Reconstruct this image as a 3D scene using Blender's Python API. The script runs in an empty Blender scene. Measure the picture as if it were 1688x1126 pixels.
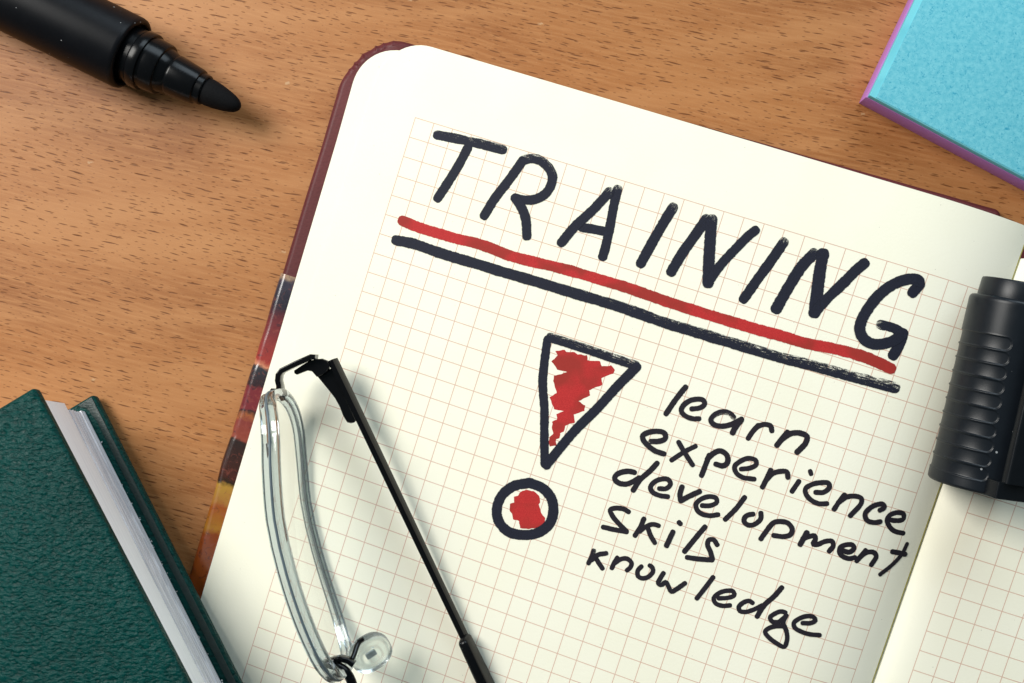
import bpy, bmesh, math, random
import numpy as np
from mathutils import Vector, noise
random.seed(7)
R = math.radians
MM = 0.001
sc = bpy.context.scene
col = sc.collection

# ------------------------------------------------------------------ camera, light, exposure
CAM_TILT, CAM_DIST, CAM_F = R(3.0), 253.5, 2000 / 1688       # millimetres; focal length in image widths
cam_data = bpy.data.cameras.new('camera')
cam = bpy.data.objects.new('camera', cam_data)
col.objects.link(cam)
cam_data.sensor_width = 36
cam_data.lens = 36 * CAM_F
cam_data.clip_start = 0.01
cam_data.clip_end = 50
CAM_POS = Vector((CAM_DIST * math.sin(CAM_TILT), 0, CAM_DIST * math.cos(CAM_TILT)))
cam.location = CAM_POS * MM
cam.rotation_euler = (0, CAM_TILT, 0)
sc.camera = cam

world = bpy.data.worlds.new('World')
sc.world = world
world.use_nodes = True
bg = world.node_tree.nodes['Background']
bg.inputs['Color'].default_value = (0.70, 0.93, 1.0, 1)
bg.inputs['Strength'].default_value = 0.12

def area(name, loc, target, size, power, color):
    d = bpy.data.lights.new(name, 'AREA')
    d.shape = 'RECTANGLE'
    d.size, d.size_y = size
    d.energy = power
    d.color = color
    o = bpy.data.objects.new(name, d)
    col.objects.link(o)
    o.location = loc
    o.rotation_euler = (Vector(target) - Vector(loc)).to_track_quat('-Z', 'Y').to_euler()
    return o
area('window_light', (-0.44, 0.30, 0.52), (0.0, 0.0, 0), (0.35, 0.35), 6.7, (1.0, 0.975, 0.92))
area('second_window_light', (0.20, 0.50, 0.36), (0.0, 0.0, 0), (0.55, 0.30), 2.8, (0.76, 0.90, 1.0))

sc.view_settings.view_transform = 'Standard'
sc.view_settings.look = 'None'
sc.view_settings.exposure = 0.0
sc.view_settings.gamma = 1.0

# ------------------------------------------------------------------ helpers
def at(px, py, z):
    """Point (mm) on the level z that the photograph shows at pixel px, py."""
    dx, dy, dz = (px - 844) / 2000, -(py - 563) / 2000, -1.0
    c, s = math.cos(CAM_TILT), math.sin(CAM_TILT)
    d = Vector((c * dx + s * dz, dy, -s * dx + c * dz))
    return CAM_POS + d * ((z - CAM_POS.z) / d.z)

def empty(name, loc, label, cat, group=None):
    o = bpy.data.objects.new(name, None)
    o.empty_display_size = 0.01
    col.objects.link(o)
    o.location = Vector(loc) * MM
    o['label'] = label
    o['category'] = cat
    if group: o['group'] = group
    return o

def base_of(o):
    p = Vector((0, 0, 0))
    while o is not None:
        p += Vector(o.location)
        o = o.parent
    return p

def mesh_obj(name, verts, faces, mat, parent=None, smooth=True, uvs=None, uv2=None, label=None, mats=None, sharp=None):
    """verts in world millimetres."""
    me = bpy.data.meshes.new(name)
    b = base_of(parent) if parent else Vector((0, 0, 0))
    vs = [(v[0] * MM - b.x, v[1] * MM - b.y, v[2] * MM - b.z) for v in verts]
    me.from_pydata(vs, [], faces)
    me.update()
    for nm, data in (('UVMap', uvs), ('Extra', uv2)):
        if data is not None:
            l = me.uv_layers.new(name=nm)
            idx = np.empty(len(me.loops), dtype=np.int32)
            me.loops.foreach_get('vertex_index', idx)
            l.data.foreach_set('uv', np.asarray(data, dtype=np.float32)[idx].ravel())
    if smooth:
        me.polygons.foreach_set('use_smooth', [True] * len(me.polygons))
        if sharp:
            me.set_sharp_from_angle(angle=R(sharp))
    me.materials.append(mat)
    o = bpy.data.objects.new(name, me)
    col.objects.link(o)
    if parent: o.parent = parent
    if label: o['label'] = label
    return o

class MB:
    def __init__(self): self.v, self.f = [], []
    def add(self, v, f):
        n = len(self.v)
        self.v += [tuple(p) for p in v]
        self.f += [tuple(i + n for i in q) for q in f]
    def obj(self, name, mat, parent=None, **k): return mesh_obj(name, self.v, self.f, mat, parent, **k)

def ring_faces(nr, n, closed=True, cap0=True, cap1=True):
    f = []
    for i in range(nr - 1):
        for j in range(n if closed else n - 1):
            k = (j + 1) % n
            f.append((i * n + j, i * n + k, (i + 1) * n + k, (i + 1) * n + j))
    if cap0: f.append(tuple(range(n - 1, -1, -1)))
    if cap1: f.append(tuple((nr - 1) * n + j for j in range(n)))
    return f

def frame_of(axis, up=(0, 0, 1)):
    a = Vector(axis).normalized()
    u = Vector(up)
    x = a.cross(u).normalized()
    y = x.cross(a).normalized()
    return a, x, y

def lathe(origin, axis, prof, n=64):
    """prof: (distance along axis, radius); returns verts, faces."""
    a, x, y = frame_of(axis)
    o = Vector(origin)
    v = []
    for t, r in prof:
        for j in range(n):
            q = 2 * math.pi * j / n
            v.append(o + a * t + (x * math.cos(q) + y * math.sin(q)) * r)
    return v, [tuple(reversed(q)) for q in ring_faces(len(prof), n)]

def sweep(path, section, up=(0, 0, 1), closed=False, scales=None):
    """section: list of (side, up) offsets."""
    n = len(path); v = []
    for i, p in enumerate(path):
        p = Vector(p)
        q0 = Vector(path[(i - 1) % n] if closed else path[max(0, i - 1)])
        q1 = Vector(path[(i + 1) % n] if closed else path[min(n - 1, i + 1)])
        a, x, y = frame_of(q1 - q0, up[i] if isinstance(up, list) else up)
        k = scales[i] if scales else 1
        for s, t in section: v.append(p + x * s * k + y * t * k)
    m = len(section)
    f = ring_faces(n, m, True, not closed, not closed)
    if closed:
        for j in range(m):
            k = (j + 1) % m
            f.append(((n - 1) * m + j, (n - 1) * m + k, k, j))
    return v, f

def circ(r, n=14, sx=1, sy=1): return [(r * sx * math.cos(2 * math.pi * j / n), r * sy * math.sin(2 * math.pi * j / n)) for j in range(n)]

def rrect(w, h, r, n=4):
    o = []
    for cx, cy, a0 in ((w / 2 - r, h / 2 - r, 0), (-w / 2 + r, h / 2 - r, 90), (-w / 2 + r, -h / 2 + r, 180), (w / 2 - r, -h / 2 + r, 270)):
        for i in range(n + 1):
            q = R(a0 + 90 * i / n)
            o.append((cx + r * math.cos(q), cy + r * math.sin(q)))
    return o

def inset(poly, d):
    n = len(poly); out = []
    for i in range(n):
        p0, p1, p2 = Vector(poly[i - 1]).to_2d(), Vector(poly[i]).to_2d(), Vector(poly[(i + 1) % n]).to_2d()
        e1, e2 = (p1 - p0).normalized(), (p2 - p1).normalized()
        n1, n2 = Vector((-e1.y, e1.x)), Vector((-e2.y, e2.x))
        m = n1 + n2
        m = m / max(0.3, m.dot(n1)) if m.length > 1e-6 else n1
        out.append(p1 + m * d)
    return out

def slab(poly, z0, z1, r=0.3, steps=3, warp=None):
    """Upright prism over a counter-clockwise outline with rounded rims."""
    rings = []
    for i in range(steps + 1):
        q = R(90 * i / steps); rings.append((r * (1 - math.sin(q)), z0 + r * (1 - math.cos(q))))
    for i in range(steps + 1):
        q = R(90 * i / steps); rings.append((r * (1 - math.cos(q)), z1 - r * (1 - math.sin(q))))
    v = []
    for d, z in rings:
        for p in inset(poly, d): v.append(Vector((p.x, p.y, z)))
    if warp: v = [warp(p) for p in v]
    return v, ring_faces(len(rings), len(poly))

def round_corners(pts, rad, n=8):
    out = []
    m = len(pts)
    for i in range(m):
        p = Vector(pts[i]).to_2d(); a = (Vector(pts[i - 1]).to_2d() - p); b = (Vector(pts[(i + 1) % m]).to_2d() - p)
        r = rad[i] if isinstance(rad, (list, tuple)) else rad
        if r <= 0: out.append(p); continue
        ang = a.angle(b); d = r / math.tan(ang / 2)
        t0, t1 = p + a.normalized() * d, p + b.normalized() * d
        c = p + (a.normalized() + b.normalized()).normalized() * (r / math.sin(ang / 2))
        a0 = math.atan2(t0.y - c.y, t0.x - c.x); a1 = math.atan2(t1.y - c.y, t1.x - c.x)
        da = (a1 - a0 + math.pi) % (2 * math.pi) - math.pi
        for k in range(n + 1): out.append(c + Vector((math.cos(a0 + da * k / n), math.sin(a0 + da * k / n))) * r)
    return out

def prism(poly3, thick, bev=0.0):
    """Polygon in space, thickened downwards along its normal."""
    p = [Vector(q) for q in poly3]
    nrm = Vector((0, 0, 0))
    for i in range(len(p)): nrm += (p[i] - p[0]).cross(p[(i + 1) % len(p)] - p[0])
    nrm.normalize()
    n = len(p); c = sum(p, Vector()) / n
    rings = [[q + (c - q).normalized() * bev for q in p], [q - nrm * bev for q in p], [q - nrm * (thick - bev) for q in p], [q - nrm * thick + (c - q).normalized() * bev for q in p]]
    return [q for r in rings for q in r], [tuple(reversed(f)) for f in ring_faces(4, n)]

def spline(pts, step):
    """Catmull-Rom through pts, resampled about every step."""
    p = [np.array(q, float) for q in pts]
    p = [2 * p[0] - p[1]] + p + [2 * p[-1] - p[-2]]
    d = []
    for i in range(1, len(p) - 2):
        t0, t1, t2, t3 = 0, 0, 0, 0
        k = [np.linalg.norm(p[i + j] - p[i + j - 1]) ** 0.5 + 1e-9 for j in range(0, 3)]
        t1 = k[0]; t2 = t1 + k[1]; t3 = t2 + k[2]
        for s in range(24):
            t = t1 + (t2 - t1) * s / 24
            a1 = (t1 - t) / t1 * p[i - 1] + t / t1 * p[i]
            a2 = (t2 - t) / (t2 - t1) * p[i] + (t - t1) / (t2 - t1) * p[i + 1]
            a3 = (t3 - t) / (t3 - t2) * p[i + 1] + (t - t2) / (t3 - t2) * p[i + 2]
            b1 = (t2 - t) / t2 * a1 + t / t2 * a2
            b2 = (t3 - t) / (t3 - t1) * a2 + (t - t1) / (t3 - t1) * a3
            d.append((t2 - t) / (t2 - t1) * b1 + (t - t1) / (t2 - t1) * b2)
    d.append(p[-2])
    d = np.array(d)
    L = np.concatenate([[0], np.cumsum(np.linalg.norm(np.diff(d, axis=0), axis=1))])
    n = max(2, int(round(L[-1] / step)) + 1)
    s = np.linspace(0, L[-1], n)
    return np.stack([np.interp(s, L, d[:, i]) for i in range(d.shape[1])], 1), s

# ------------------------------------------------------------------ materials
class NT:
    def __init__(self, name):
        self.m = bpy.data.materials.new(name); self.m.use_nodes = True
        self.t = self.m.node_tree; self.p = self.t.nodes['Principled BSDF']
        self.out = self.t.nodes['Material Output']
    def n(self, typ, _in=None, **k):
        q = self.t.nodes.new(typ)
        for a, b in k.items(): setattr(q, a, b)
        for a, b in (_in or {}).items(): self.set(q.inputs[a], b)
        return q
    def set(self, sock, v):
        if isinstance(v, bpy.types.NodeSocket): self.t.links.new(v, sock)
        elif isinstance(v, (tuple, list)) and len(v) == 3 and sock.type == 'RGBA': sock.default_value = (*v, 1)
        else: sock.default_value = v
    def P(self, **k):
        for a, b in k.items(): self.set(self.p.inputs[a.replace('_', ' ')], b)
    def math(self, op, a, b=None, c=None, clamp=False):
        q = self.n('ShaderNodeMath', operation=op, use_clamp=clamp)
        for i, v in enumerate((a, b, c)):
            if v is not None: self.set(q.inputs[i], v)
        return q.outputs[0]
    def vmath(self, op, a, b=None):
        q = self.n('ShaderNodeVectorMath', operation=op)
        self.set(q.inputs[0], a)
        if b is not None: self.set(q.inputs[1], b)
        return q.outputs[0]
    def mix(self, f, a, b, blend='MIX'):
        q = self.n('ShaderNodeMix', data_type='RGBA', blend_type=blend)
        self.set(q.inputs[0], f); self.set(q.inputs[6], a); self.set(q.inputs[7], b)
        return q.outputs[2]
    def obj(self, scale=1000.0):
        c = self.n('ShaderNodeTexCoord').outputs['Object']
        return self.n('ShaderNodeMapping', {'Vector': c, 'Scale': (scale,) * 3}).outputs[0]
    def map(self, v, rot=(0, 0, 0), scale=(1, 1, 1), loc=(0, 0, 0)):
        return self.n('ShaderNodeMapping', {'Vector': v, 'Rotation': rot, 'Scale': scale, 'Location': loc}).outputs[0]
    def noise(self, v, scale=1.0, detail=2.0, rough=0.5, dist=0.0, out='Fac', dim='3D'):
        return self.n('ShaderNodeTexNoise', {'Vector': v, 'Scale': scale, 'Detail': detail, 'Roughness': rough, 'Distortion': dist}, noise_dimensions=dim).outputs[out]
    def voro(self, v, scale=1.0, feature='F1', rnd=1.0, dim='3D'):
        return self.n('ShaderNodeTexVoronoi', {'Vector': v, 'Scale': scale, 'Randomness': rnd}, feature=feature, voronoi_dimensions=dim)
    def ramp(self, f, stops, interp='LINEAR'):
        q = self.n('ShaderNodeValToRGB', {'Fac': f}); e = q.color_ramp; e.interpolation = interp
        for i, (p, c) in enumerate(stops):
            if i < 2: s = e.elements[i]; s.position = p
            else: s = e.elements.new(p)
            s.color = (*c, 1) if len(c) == 3 else c
        return q.outputs['Color']
    def sstep(self, f, a, b):
        return self.n('ShaderNodeMapRange', {'Value': f, 'From Min': a, 'From Max': b}, interpolation_type='SMOOTHSTEP').outputs[0]
    def bump(self, h, dist_mm=0.1, strength=1.0, normal=None):
        k = {'Height': h, 'Distance': dist_mm * MM, 'Strength': strength}
        if normal is not None: k['Normal'] = normal
        return self.n('ShaderNodeBump', k).outputs[0]

def wood():
    m = NT('beech_wood'); v = m.obj()
    wob = m.noise(v, 0.018, 2, out='Color')
    wv = m.n('ShaderNodeVectorMath', {0: wob, 1: (5.0, 5.0, 0)}, operation='MULTIPLY').outputs[0]
    w = m.vmath('ADD', v, wv)
    g = m.map(w, rot=(0, 0, R(13)))                    # x now runs along the grain
    flat = m.n('ShaderNodeVectorMath', {0: g, 1: (1, 1, 0)}, operation='MULTIPLY').outputs[0]
    broad = m.noise(m.map(flat, scale=(0.012, 0.045, 1)), 1, 3, 0.55)
    fine = m.noise(m.map(flat, scale=(0.10, 1.6, 1)), 1, 4, 0.6)
    fibre = m.noise(m.map(flat, scale=(0.5, 5.5, 1)), 1, 3, 0.65)
    shim = m.noise(m.map(w, rot=(0, 0, R(-56)), scale=(0.016, 0.105, 0)), 1, 2, 0.5, 0.4)
    c = m.ramp(broad, [(0.30, (0.225, 0.074, 0.020)), (0.50, (0.350, 0.137, 0.043)), (0.72, (0.420, 0.181, 0.063))])
    c = m.mix(m.sstep(fine, 0.35, 0.75), c, (0.425, 0.187, 0.068))
    c = m.mix(m.math('MULTIPLY', m.sstep(fibre, 0.45, 0.8), 0.45), c, (0.25, 0.102, 0.038))
    c = m.mix(m.math('MULTIPLY', m.sstep(shim, 0.44, 0.62), 0.45), c, (0.46, 0.213, 0.082))
    spec = m.noise(v, 2.6, 2, 0.7)
    c = m.mix(m.math('MULTIPLY', m.sstep(spec, 0.55, 0.8), 0.30), c, (0.48, 0.29, 0.15))
    heights = []
    gs = m.n('ShaderNodeSeparateXYZ', {'Vector': flat})
    dens = m.math('MULTIPLY', m.math('SUBTRACT', m.noise(m.map(flat, scale=(0.03, 0.06, 1)), 1, 2), 0.5), 0.7)
    for cw, ch, miss, lmin, lmax, th, off in ((4.4, 0.95, 0.42, 0.55, 1.75, 0.135, 0.0), (7.0, 1.45, 0.55, 1.0, 2.6, 0.175, 31.7), (2.6, 0.70, 0.50, 0.3, 0.9, 0.095, 77.3)):
        yr = m.math('DIVIDE', m.math('ADD', gs.outputs[1], off + 500.0), ch)
        row = m.math('FLOOR', yr)
        rr = m.n('ShaderNodeTexWhiteNoise', {'W': row}, noise_dimensions='1D').outputs['Value']
        xr = m.math('ADD', m.math('DIVIDE', m.math('ADD', gs.outputs[0], off + 700.0), cw), m.math('MULTIPLY', rr, 7.31))
        cell = m.n('ShaderNodeCombineXYZ', {'X': m.math('FLOOR', xr), 'Y': row, 'Z': off}).outputs[0]
        wn = m.n('ShaderNodeTexWhiteNoise', {'Vector': cell}, noise_dimensions='3D')
        rgb = m.n('ShaderNodeSeparateColor', {'Color': wn.outputs['Color']})
        half = m.math('MULTIPLY_ADD', m.math('POWER', rgb.outputs['Blue'], 1.6), (lmax - lmin) * 0.5 * 1.6, lmin * 0.5 * 1.6)
        xc = m.math('MULTIPLY', m.math('SUBTRACT', m.math('FRACT', xr), 0.5), cw)
        xc = m.math('SUBTRACT', xc, m.math('MULTIPLY', m.math('SUBTRACT', rgb.outputs['Green'], 0.5), m.math('SUBTRACT', cw, m.math('MULTIPLY', half, 2.0))))
        yc = m.math('MULTIPLY', m.math('SUBTRACT', m.math('FRACT', yr), 0.5), ch)
        yc = m.math('SUBTRACT', yc, m.math('MULTIPLY', m.math('SUBTRACT', wn.outputs['Value'], 0.5), ch - 2.4 * th))
        yc = m.math('ADD', yc, m.math('MULTIPLY', xc, m.math('MULTIPLY', m.math('SUBTRACT', rgb.outputs['Green'], 0.5), 0.10)))
        q = m.math('DIVIDE', xc, half)
        f = m.math('SUBTRACT', m.math('MULTIPLY', m.math('SUBTRACT', 1.0, m.math('MULTIPLY', q, q)), th), m.math('ABSOLUTE', yc))
        f = m.math('MULTIPLY', m.sstep(f, 0.0, 0.07), m.math('GREATER_THAN', m.math('ADD', rgb.outputs['Red'], dens), miss))
        heights.append(f)
        c = m.mix(m.math('MULTIPLY', f, m.math('MULTIPLY_ADD', rgb.outputs['Blue'], 0.35, 0.50)), c, (0.110, 0.032, 0.008))
    # a few pale nicks
    sc1 = m.voro(m.map(v, rot=(0, 0, R(70)), scale=(1 / 60, 1 / 30, 1), loc=(.35, .2, 0)), 1, dim='2D')
    c = m.mix(m.math('MULTIPLY', m.math('SUBTRACT', 1.0, m.sstep(m.math('ADD', sc1.outputs['Distance'], m.math('MULTIPLY', m.math('SUBTRACT', m.noise(v, 2.0, 2), 0.5), 0.03)), 0.003, 0.012)), 0.5), c, (0.55, 0.38, 0.22))
    h = m.math('SUBTRACT', m.math('MULTIPLY', m.math('ADD', fibre, spec), 0.25), m.math('ADD', heights[0], heights[1]))
    m.P(Base_Color=c, Roughness=m.math('MULTIPLY_ADD', spec, 0.25, 0.34), Normal=m.bump(h, 0.04, 0.8), Specular_IOR_Level=0.20)
    return m.m

def paper(name, grid=True, tint=(0.905, 0.873, 0.728), hide_before=None):
    m = NT(name); v = m.obj()
    n1 = m.noise(v, 0.06, 2); n2 = m.noise(v, 2.2, 4, 0.65)
    c = m.mix(m.sstep(n1, 0.3, 0.7), tint, tuple(x * y for x, y in zip(tint, (0.985, 0.985, 0.965))))
    dust = m.voro(m.map(v, scale=(1 / 9, 1 / 9, 0)), 1, dim='2D')
    dr = m.n('ShaderNodeSeparateColor', {'Color': dust.outputs['Color']})
    c = m.mix(m.math('MULTIPLY', m.math('LESS_THAN', dust.outputs['Distance'], m.math('MULTIPLY', dr.outputs['Red'], 0.012)), 0.45), c, (0.30, 0.27, 0.24))
    if grid:
        uv = m.n('ShaderNodeSeparateXYZ', {'Vector': m.n('ShaderNodeUVMap', uv_map='UVMap').outputs[0]})
        ms = []
        wv = m.math('MULTIPLY_ADD', n2, 0.016, 0.0125)
        for ax in (0, 1):
            f = m.math('ABSOLUTE', m.math('SUBTRACT', m.math('FRACT', m.math('ADD', uv.outputs[ax], 0.5)), 0.5))
            ms.append(m.math('LESS_THAN', f, wv))
        l = m.math('MAXIMUM', ms[0], ms[1])
        for s in (m.math('GREATER_THAN', uv.outputs[0], -0.02), m.math('LESS_THAN', uv.outputs[0], 29.02), m.math('GREATER_THAN', uv.outputs[1], -0.02)):
            l = m.math('MULTIPLY', l, s)
        c = m.mix(m.math('MULTIPLY', l, 0.72), c, (0.58, 0.29, 0.20))
    m.P(Base_Color=c, Roughness=0.75, Specular_IOR_Level=0.2, Normal=m.bump(n2, 0.05, 0.55))
    return m.m

def ink(name, colr, colr2, grainy=0.0, alpha=1.0):
    m = NT(name); v = m.obj()
    uv = m.n('ShaderNodeSeparateXYZ', {'Vector': m.n('ShaderNodeUVMap', uv_map='UVMap').outputs[0]})
    ex = m.n('ShaderNodeSeparateXYZ', {'Vector': m.n('ShaderNodeUVMap', uv_map='Extra').outputs[0]})
    dry, side = ex.outputs[0], ex.outputs[1]
    st = m.n('ShaderNodeCombineXYZ', {'X': m.math('MULTIPLY', uv.outputs[0], 0.55), 'Y': m.math('MULTIPLY', uv.outputs[1], 5.0), 'Z': 0.0}).outputs[0]
    n = m.noise(st, 1.0, 4, 0.7)
    grain = m.noise(v, 5.5, 3, 0.7)
    nn = m.math('ADD', m.math('MULTIPLY', n, 0.65), m.math('MULTIPLY', grain, 0.35))
    bias = m.math('MULTIPLY_ADD', m.math('MULTIPLY', uv.outputs[1], side), 0.11, 0.375)     # drier on one flank
    thr = m.math('MULTIPLY', m.math('POWER', dry, 0.35), bias)
    a = m.sstep(m.math('SUBTRACT', nn, thr), 0.02, 0.14)
    edge = m.math('ABSOLUTE', uv.outputs[1])
    a2 = m.math('SUBTRACT', 1.0, m.sstep(m.math('ADD', edge, m.math('MULTIPLY', m.math('SUBTRACT', grain, 0.5), 0.30)), 0.90, 1.0))
    a = m.math('MULTIPLY', m.math('MULTIPLY', a, a2), alpha)
    c = m.mix(m.sstep(grain, 0.35, 0.7), colr, colr2)
    c = m.mix(m.math('MULTIPLY', m.sstep(m.noise(v, 0.16, 2), 0.42, 0.62), grainy), c, tuple(x * y for x, y in zip(colr, (0.68, 1.5, 0.9))))
    m.P(Base_Color=c, Roughness=0.62, Specular_IOR_Level=0.25, Alpha=a)
    return m.m

def plastic(name, colr, rough, dust=0.0, bumpy=0.0, spec=0.5):
    m = NT(name); v = m.obj()
    n = m.noise(v, 0.35, 3, 0.6); n2 = m.noise(v, 9.0, 2)
    c = m.mix(n, tuple(x * 0.85 for x in colr), tuple(x * 1.15 for x in colr))
    if dust:
        vo = m.voro(v, 0.42)
        rr = m.n('ShaderNodeSeparateColor', {'Color': vo.outputs['Color']})
        wob = m.math('MULTIPLY', m.math('SUBTRACT', m.noise(v, 4.0, 2), 0.5), 0.05)
        f = m.math('LESS_THAN', m.math('ADD', vo.outputs['Distance'], wob), m.math('MULTIPLY', m.math('POWER', rr.outputs['Red'], 3.0), 0.11))
        c = m.mix(m.math('MULTIPLY', f, dust), c, (0.55, 0.57, 0.58))
    m.P(Base_Color=c, Roughness=m.math('MULTIPLY_ADD', n, 0.14, rough - 0.07), Specular_IOR_Level=spec)
    if bumpy: m.P(Normal=m.bump(n2, bumpy, 0.6))
    return m.m

def leather(name, c0, c1, size=1.0, depth=0.12, rough=0.42, spec=0.5):
    m = NT(name); v = m.obj()
    wv = m.vmath('ADD', v, m.n('ShaderNodeVectorMath', {0: m.noise(v, 0.7 / size, 2, out='Color'), 1: (1.1 * size,) * 3}, operation='MULTIPLY').outputs[0])
    st = m.map(wv, rot=(0, 0, R(8)), scale=(0.52, 1.15, 1.0))
    vo = m.voro(st, 1.35 / size, 'SMOOTH_F1').outputs['Distance']
    n = m.noise(st, 1.7 / size, 3, 0.55)
    h = m.math('ADD', m.math('MULTIPLY', vo, 0.9), n)
    c = m.mix(m.sstep(h, 0.55, 1.05), c0, c1)
    big = m.noise(v, 0.045, 2)
    c = m.mix(m.math('MULTIPLY', m.sstep(big, 0.4, 0.65), 0.35), c, tuple(x * 0.55 for x in c0))
    m.P(Base_Color=c, Roughness=m.math('MULTIPLY_ADD', n, 0.2, rough - 0.1), Specular_IOR_Level=spec, Normal=m.bump(h, depth, 0.9))
    return m.m

def sticky(name, c0, c1, c2):
    m = NT(name); v = m.obj()
    c = m.mix(m.sstep(m.noise(v, 1.1, 4, 0.7), 0.3, 0.7), c0, c1)
    for sc_, off, w, amt in ((0.40, 0, 0.012, 0.8), (0.55, 13, 0.013, 0.7), (0.75, 29, 0.016, 0.55), (1.1, 41, 0.022, 0.4)):
        q = m.map(v, loc=(off, off * 1.3, off))
        l = m.math('ABSOLUTE', m.math('SUBTRACT', m.noise(q, sc_, 2.0, 0.5, 1.2), 0.5))
        msk = m.sstep(m.noise(m.map(q, loc=(5, 3, 1)), 1.15 * sc_ + 0.3, 1), 0.54, 0.60)
        f = m.math('MULTIPLY', m.math('SUBTRACT', 1.0, m.sstep(l, w * 0.4, w)), msk)
        c = m.mix(m.math('MULTIPLY', f, amt), c, c2)
    m.P(Base_Color=c, Roughness=0.8, Specular_IOR_Level=0.15, Normal=m.bump(m.noise(v, 3, 4, 0.7), 0.05, 0.5))
    return m.m

def sheet_edges(name, c0, c1, pitch, axis=2, rough=0.7):
    """Cut edges of a pile of paper: fine level lines."""
    m = NT(name); v = m.obj()
    s = m.n('ShaderNodeSeparateXYZ', {'Vector': m.vmath('ADD', v, m.n('ShaderNodeVectorMath', {0: m.noise(v, 0.05, 2, out='Color'), 1: (0.0, 0.0, 0.8)}, operation='MULTIPLY').outputs[0])})
    l = m.noise(m.n('ShaderNodeCombineXYZ', {'X': 0.0, 'Y': 0.0, 'Z': m.math('MULTIPLY', s.outputs[axis], 1 / pitch)}).outputs[0], 1, 2, 0.7)
    m.P(Base_Color=m.mix(m.sstep(l, 0.35, 0.65), c0, c1), Roughness=rough, Specular_IOR_Level=0.3, Normal=m.bump(l, 0.08, 0.6))
    return m.m

def leaf_edges(name, c0, c1, pitch, rough=0.45):
    m = NT(name); v = m.obj()
    uv = m.n('ShaderNodeSeparateXYZ', {'Vector': m.n('ShaderNodeUVMap', uv_map='UVMap').outputs[0]})
    h = m.math('ADD', uv.outputs[1], m.math('MULTIPLY', m.noise(m.n('ShaderNodeCombineXYZ', {'X': m.math('MULTIPLY', uv.outputs[0], 0.06), 'Y': m.math('MULTIPLY', uv.outputs[1], 0.3), 'Z': 0.0}).outputs[0], 1, 2), 0.9))
    l = m.noise(m.n('ShaderNodeCombineXYZ', {'X': m.math('MULTIPLY', uv.outputs[0], 0.02), 'Y': m.math('DIVIDE', h, pitch), 'Z': 0.0}).outputs[0], 1, 2, 0.7)
    m.P(Base_Color=m.mix(m.sstep(l, 0.35, 0.65), c0, c1), Roughness=rough, Specular_IOR_Level=0.3, Normal=m.bump(l, 0.05, 0.5))
    return m.m

def glass(name, tint, rough, ior=1.49):
    m = NT(name); v = m.obj()
    m.P(Base_Color=tint, Roughness=rough, IOR=ior, Transmission_Weight=1.0)
    m.P(Normal=m.bump(m.noise(v, 0.6, 2), 0.02, 0.3))
    return m.m

def artwork():
    """Glossy painted band of the notebook cover; the colours change along its edge (UV x, 0 to 1)."""
    m = NT('painted_cover'); v = m.obj()
    uv = m.n('ShaderNodeSeparateXYZ', {'Vector': m.n('ShaderNodeUVMap', uv_map='UVMap').outputs[0]})
    u = m.math('ADD', uv.outputs[0], m.math('MULTIPLY', m.math('SUBTRACT', m.noise(v, 0.33, 3, 0.6), 0.5), 0.055))
    mar, dk, red, yel, org = (0.16, 0.020, 0.026), (0.014, 0.012, 0.022), (0.30, 0.035, 0.028), (0.36, 0.20, 0.030), (0.28, 0.066, 0.010)
    c = m.ramp(u, [(0.0, (0.30, 0.20, 0.13)), (0.018, (0.03, 0.026, 0.045)), (0.09, dk), (0.15, (0.11, 0.017, 0.022)), (0.285, red), (0.300, (0.55, 0.22, 0.12)), (0.312, (0.02, 0.022, 0.03)), (0.37, (0.03, 0.012, 0.014)), (0.385, mar), (0.455, mar), (0.462, (0.012, 0.010, 0.012)), (0.476, (0.30, 0.09, 0.03)), (0.49, (0.20, 0.035, 0.028)), (0.55, (0.24, 0.05, 0.03)), (0.56, (0.020, 0.010, 0.008)), (0.685, (0.055, 0.014, 0.008)), (0.70, (0.02, 0.012, 0.004)), (0.715, yel), (0.77, (0.33, 0.15, 0.03)), (0.79, org), (0.86, (0.36, 0.16, 0.02)), (0.88, (0.24, 0.05, 0.010)), (1.0, (0.27, 0.06, 0.010))][:32])
    sw = m.noise(v, 0.55, 4, 0.65, 1.5)
    c = m.mix(m.math('MULTIPLY', m.sstep(sw, 0.54, 0.66), 0.30), c, (0.30, 0.075, 0.05))
    c = m.mix(m.math('MULTIPLY', m.sstep(m.noise(v, 0.8, 3, 0.6, 0.8), 0.58, 0.68), 0.5), c, (0.012, 0.012, 0.02))
    m.P(Base_Color=c, Roughness=0.25, Coat_Weight=0.6, Coat_Roughness=0.12, Normal=m.bump(m.noise(v, 0.8, 3), 0.06, 0.5))
    return m.m

M_WOOD = wood()
M_PAGE = paper('squared_paper')
M_PLAIN = paper('plain_paper', grid=False)
M_BLOCK = sheet_edges('cream_sheet_edges', (0.80, 0.77, 0.66), (0.58, 0.55, 0.46), 0.16)
M_INK = ink('dark_marker_ink', (0.0085, 0.0095, 0.018), (0.014, 0.017, 0.034), alpha=0.988)
M_INKW = ink('fine_marker_ink', (0.011, 0.009, 0.014), (0.020, 0.016, 0.024), alpha=0.99)
M_RED = ink('red_marker_ink', (0.43, 0.018, 0.020), (0.57, 0.034, 0.031), grainy=0.75, alpha=0.95)
M_MAROON = leather('maroon_leather', (0.095, 0.020, 0.022), (0.115, 0.026, 0.028), 0.5, 0.012, 0.42, 0.15)
M_ART = artwork()
M_GUM = plastic('yellow_binding_glue', (0.42, 0.36, 0.08), 0.6)
M_GREEN = leather('green_leather', (0.0003, 0.027, 0.024), (0.0005, 0.044, 0.039), 0.92, 0.34, 0.33, 0.10)
M_GREENIN = leather('green_turned_leather', (0.0006, 0.014, 0.012), (0.001, 0.02, 0.018), 0.5, 0.08, 0.5)
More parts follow.
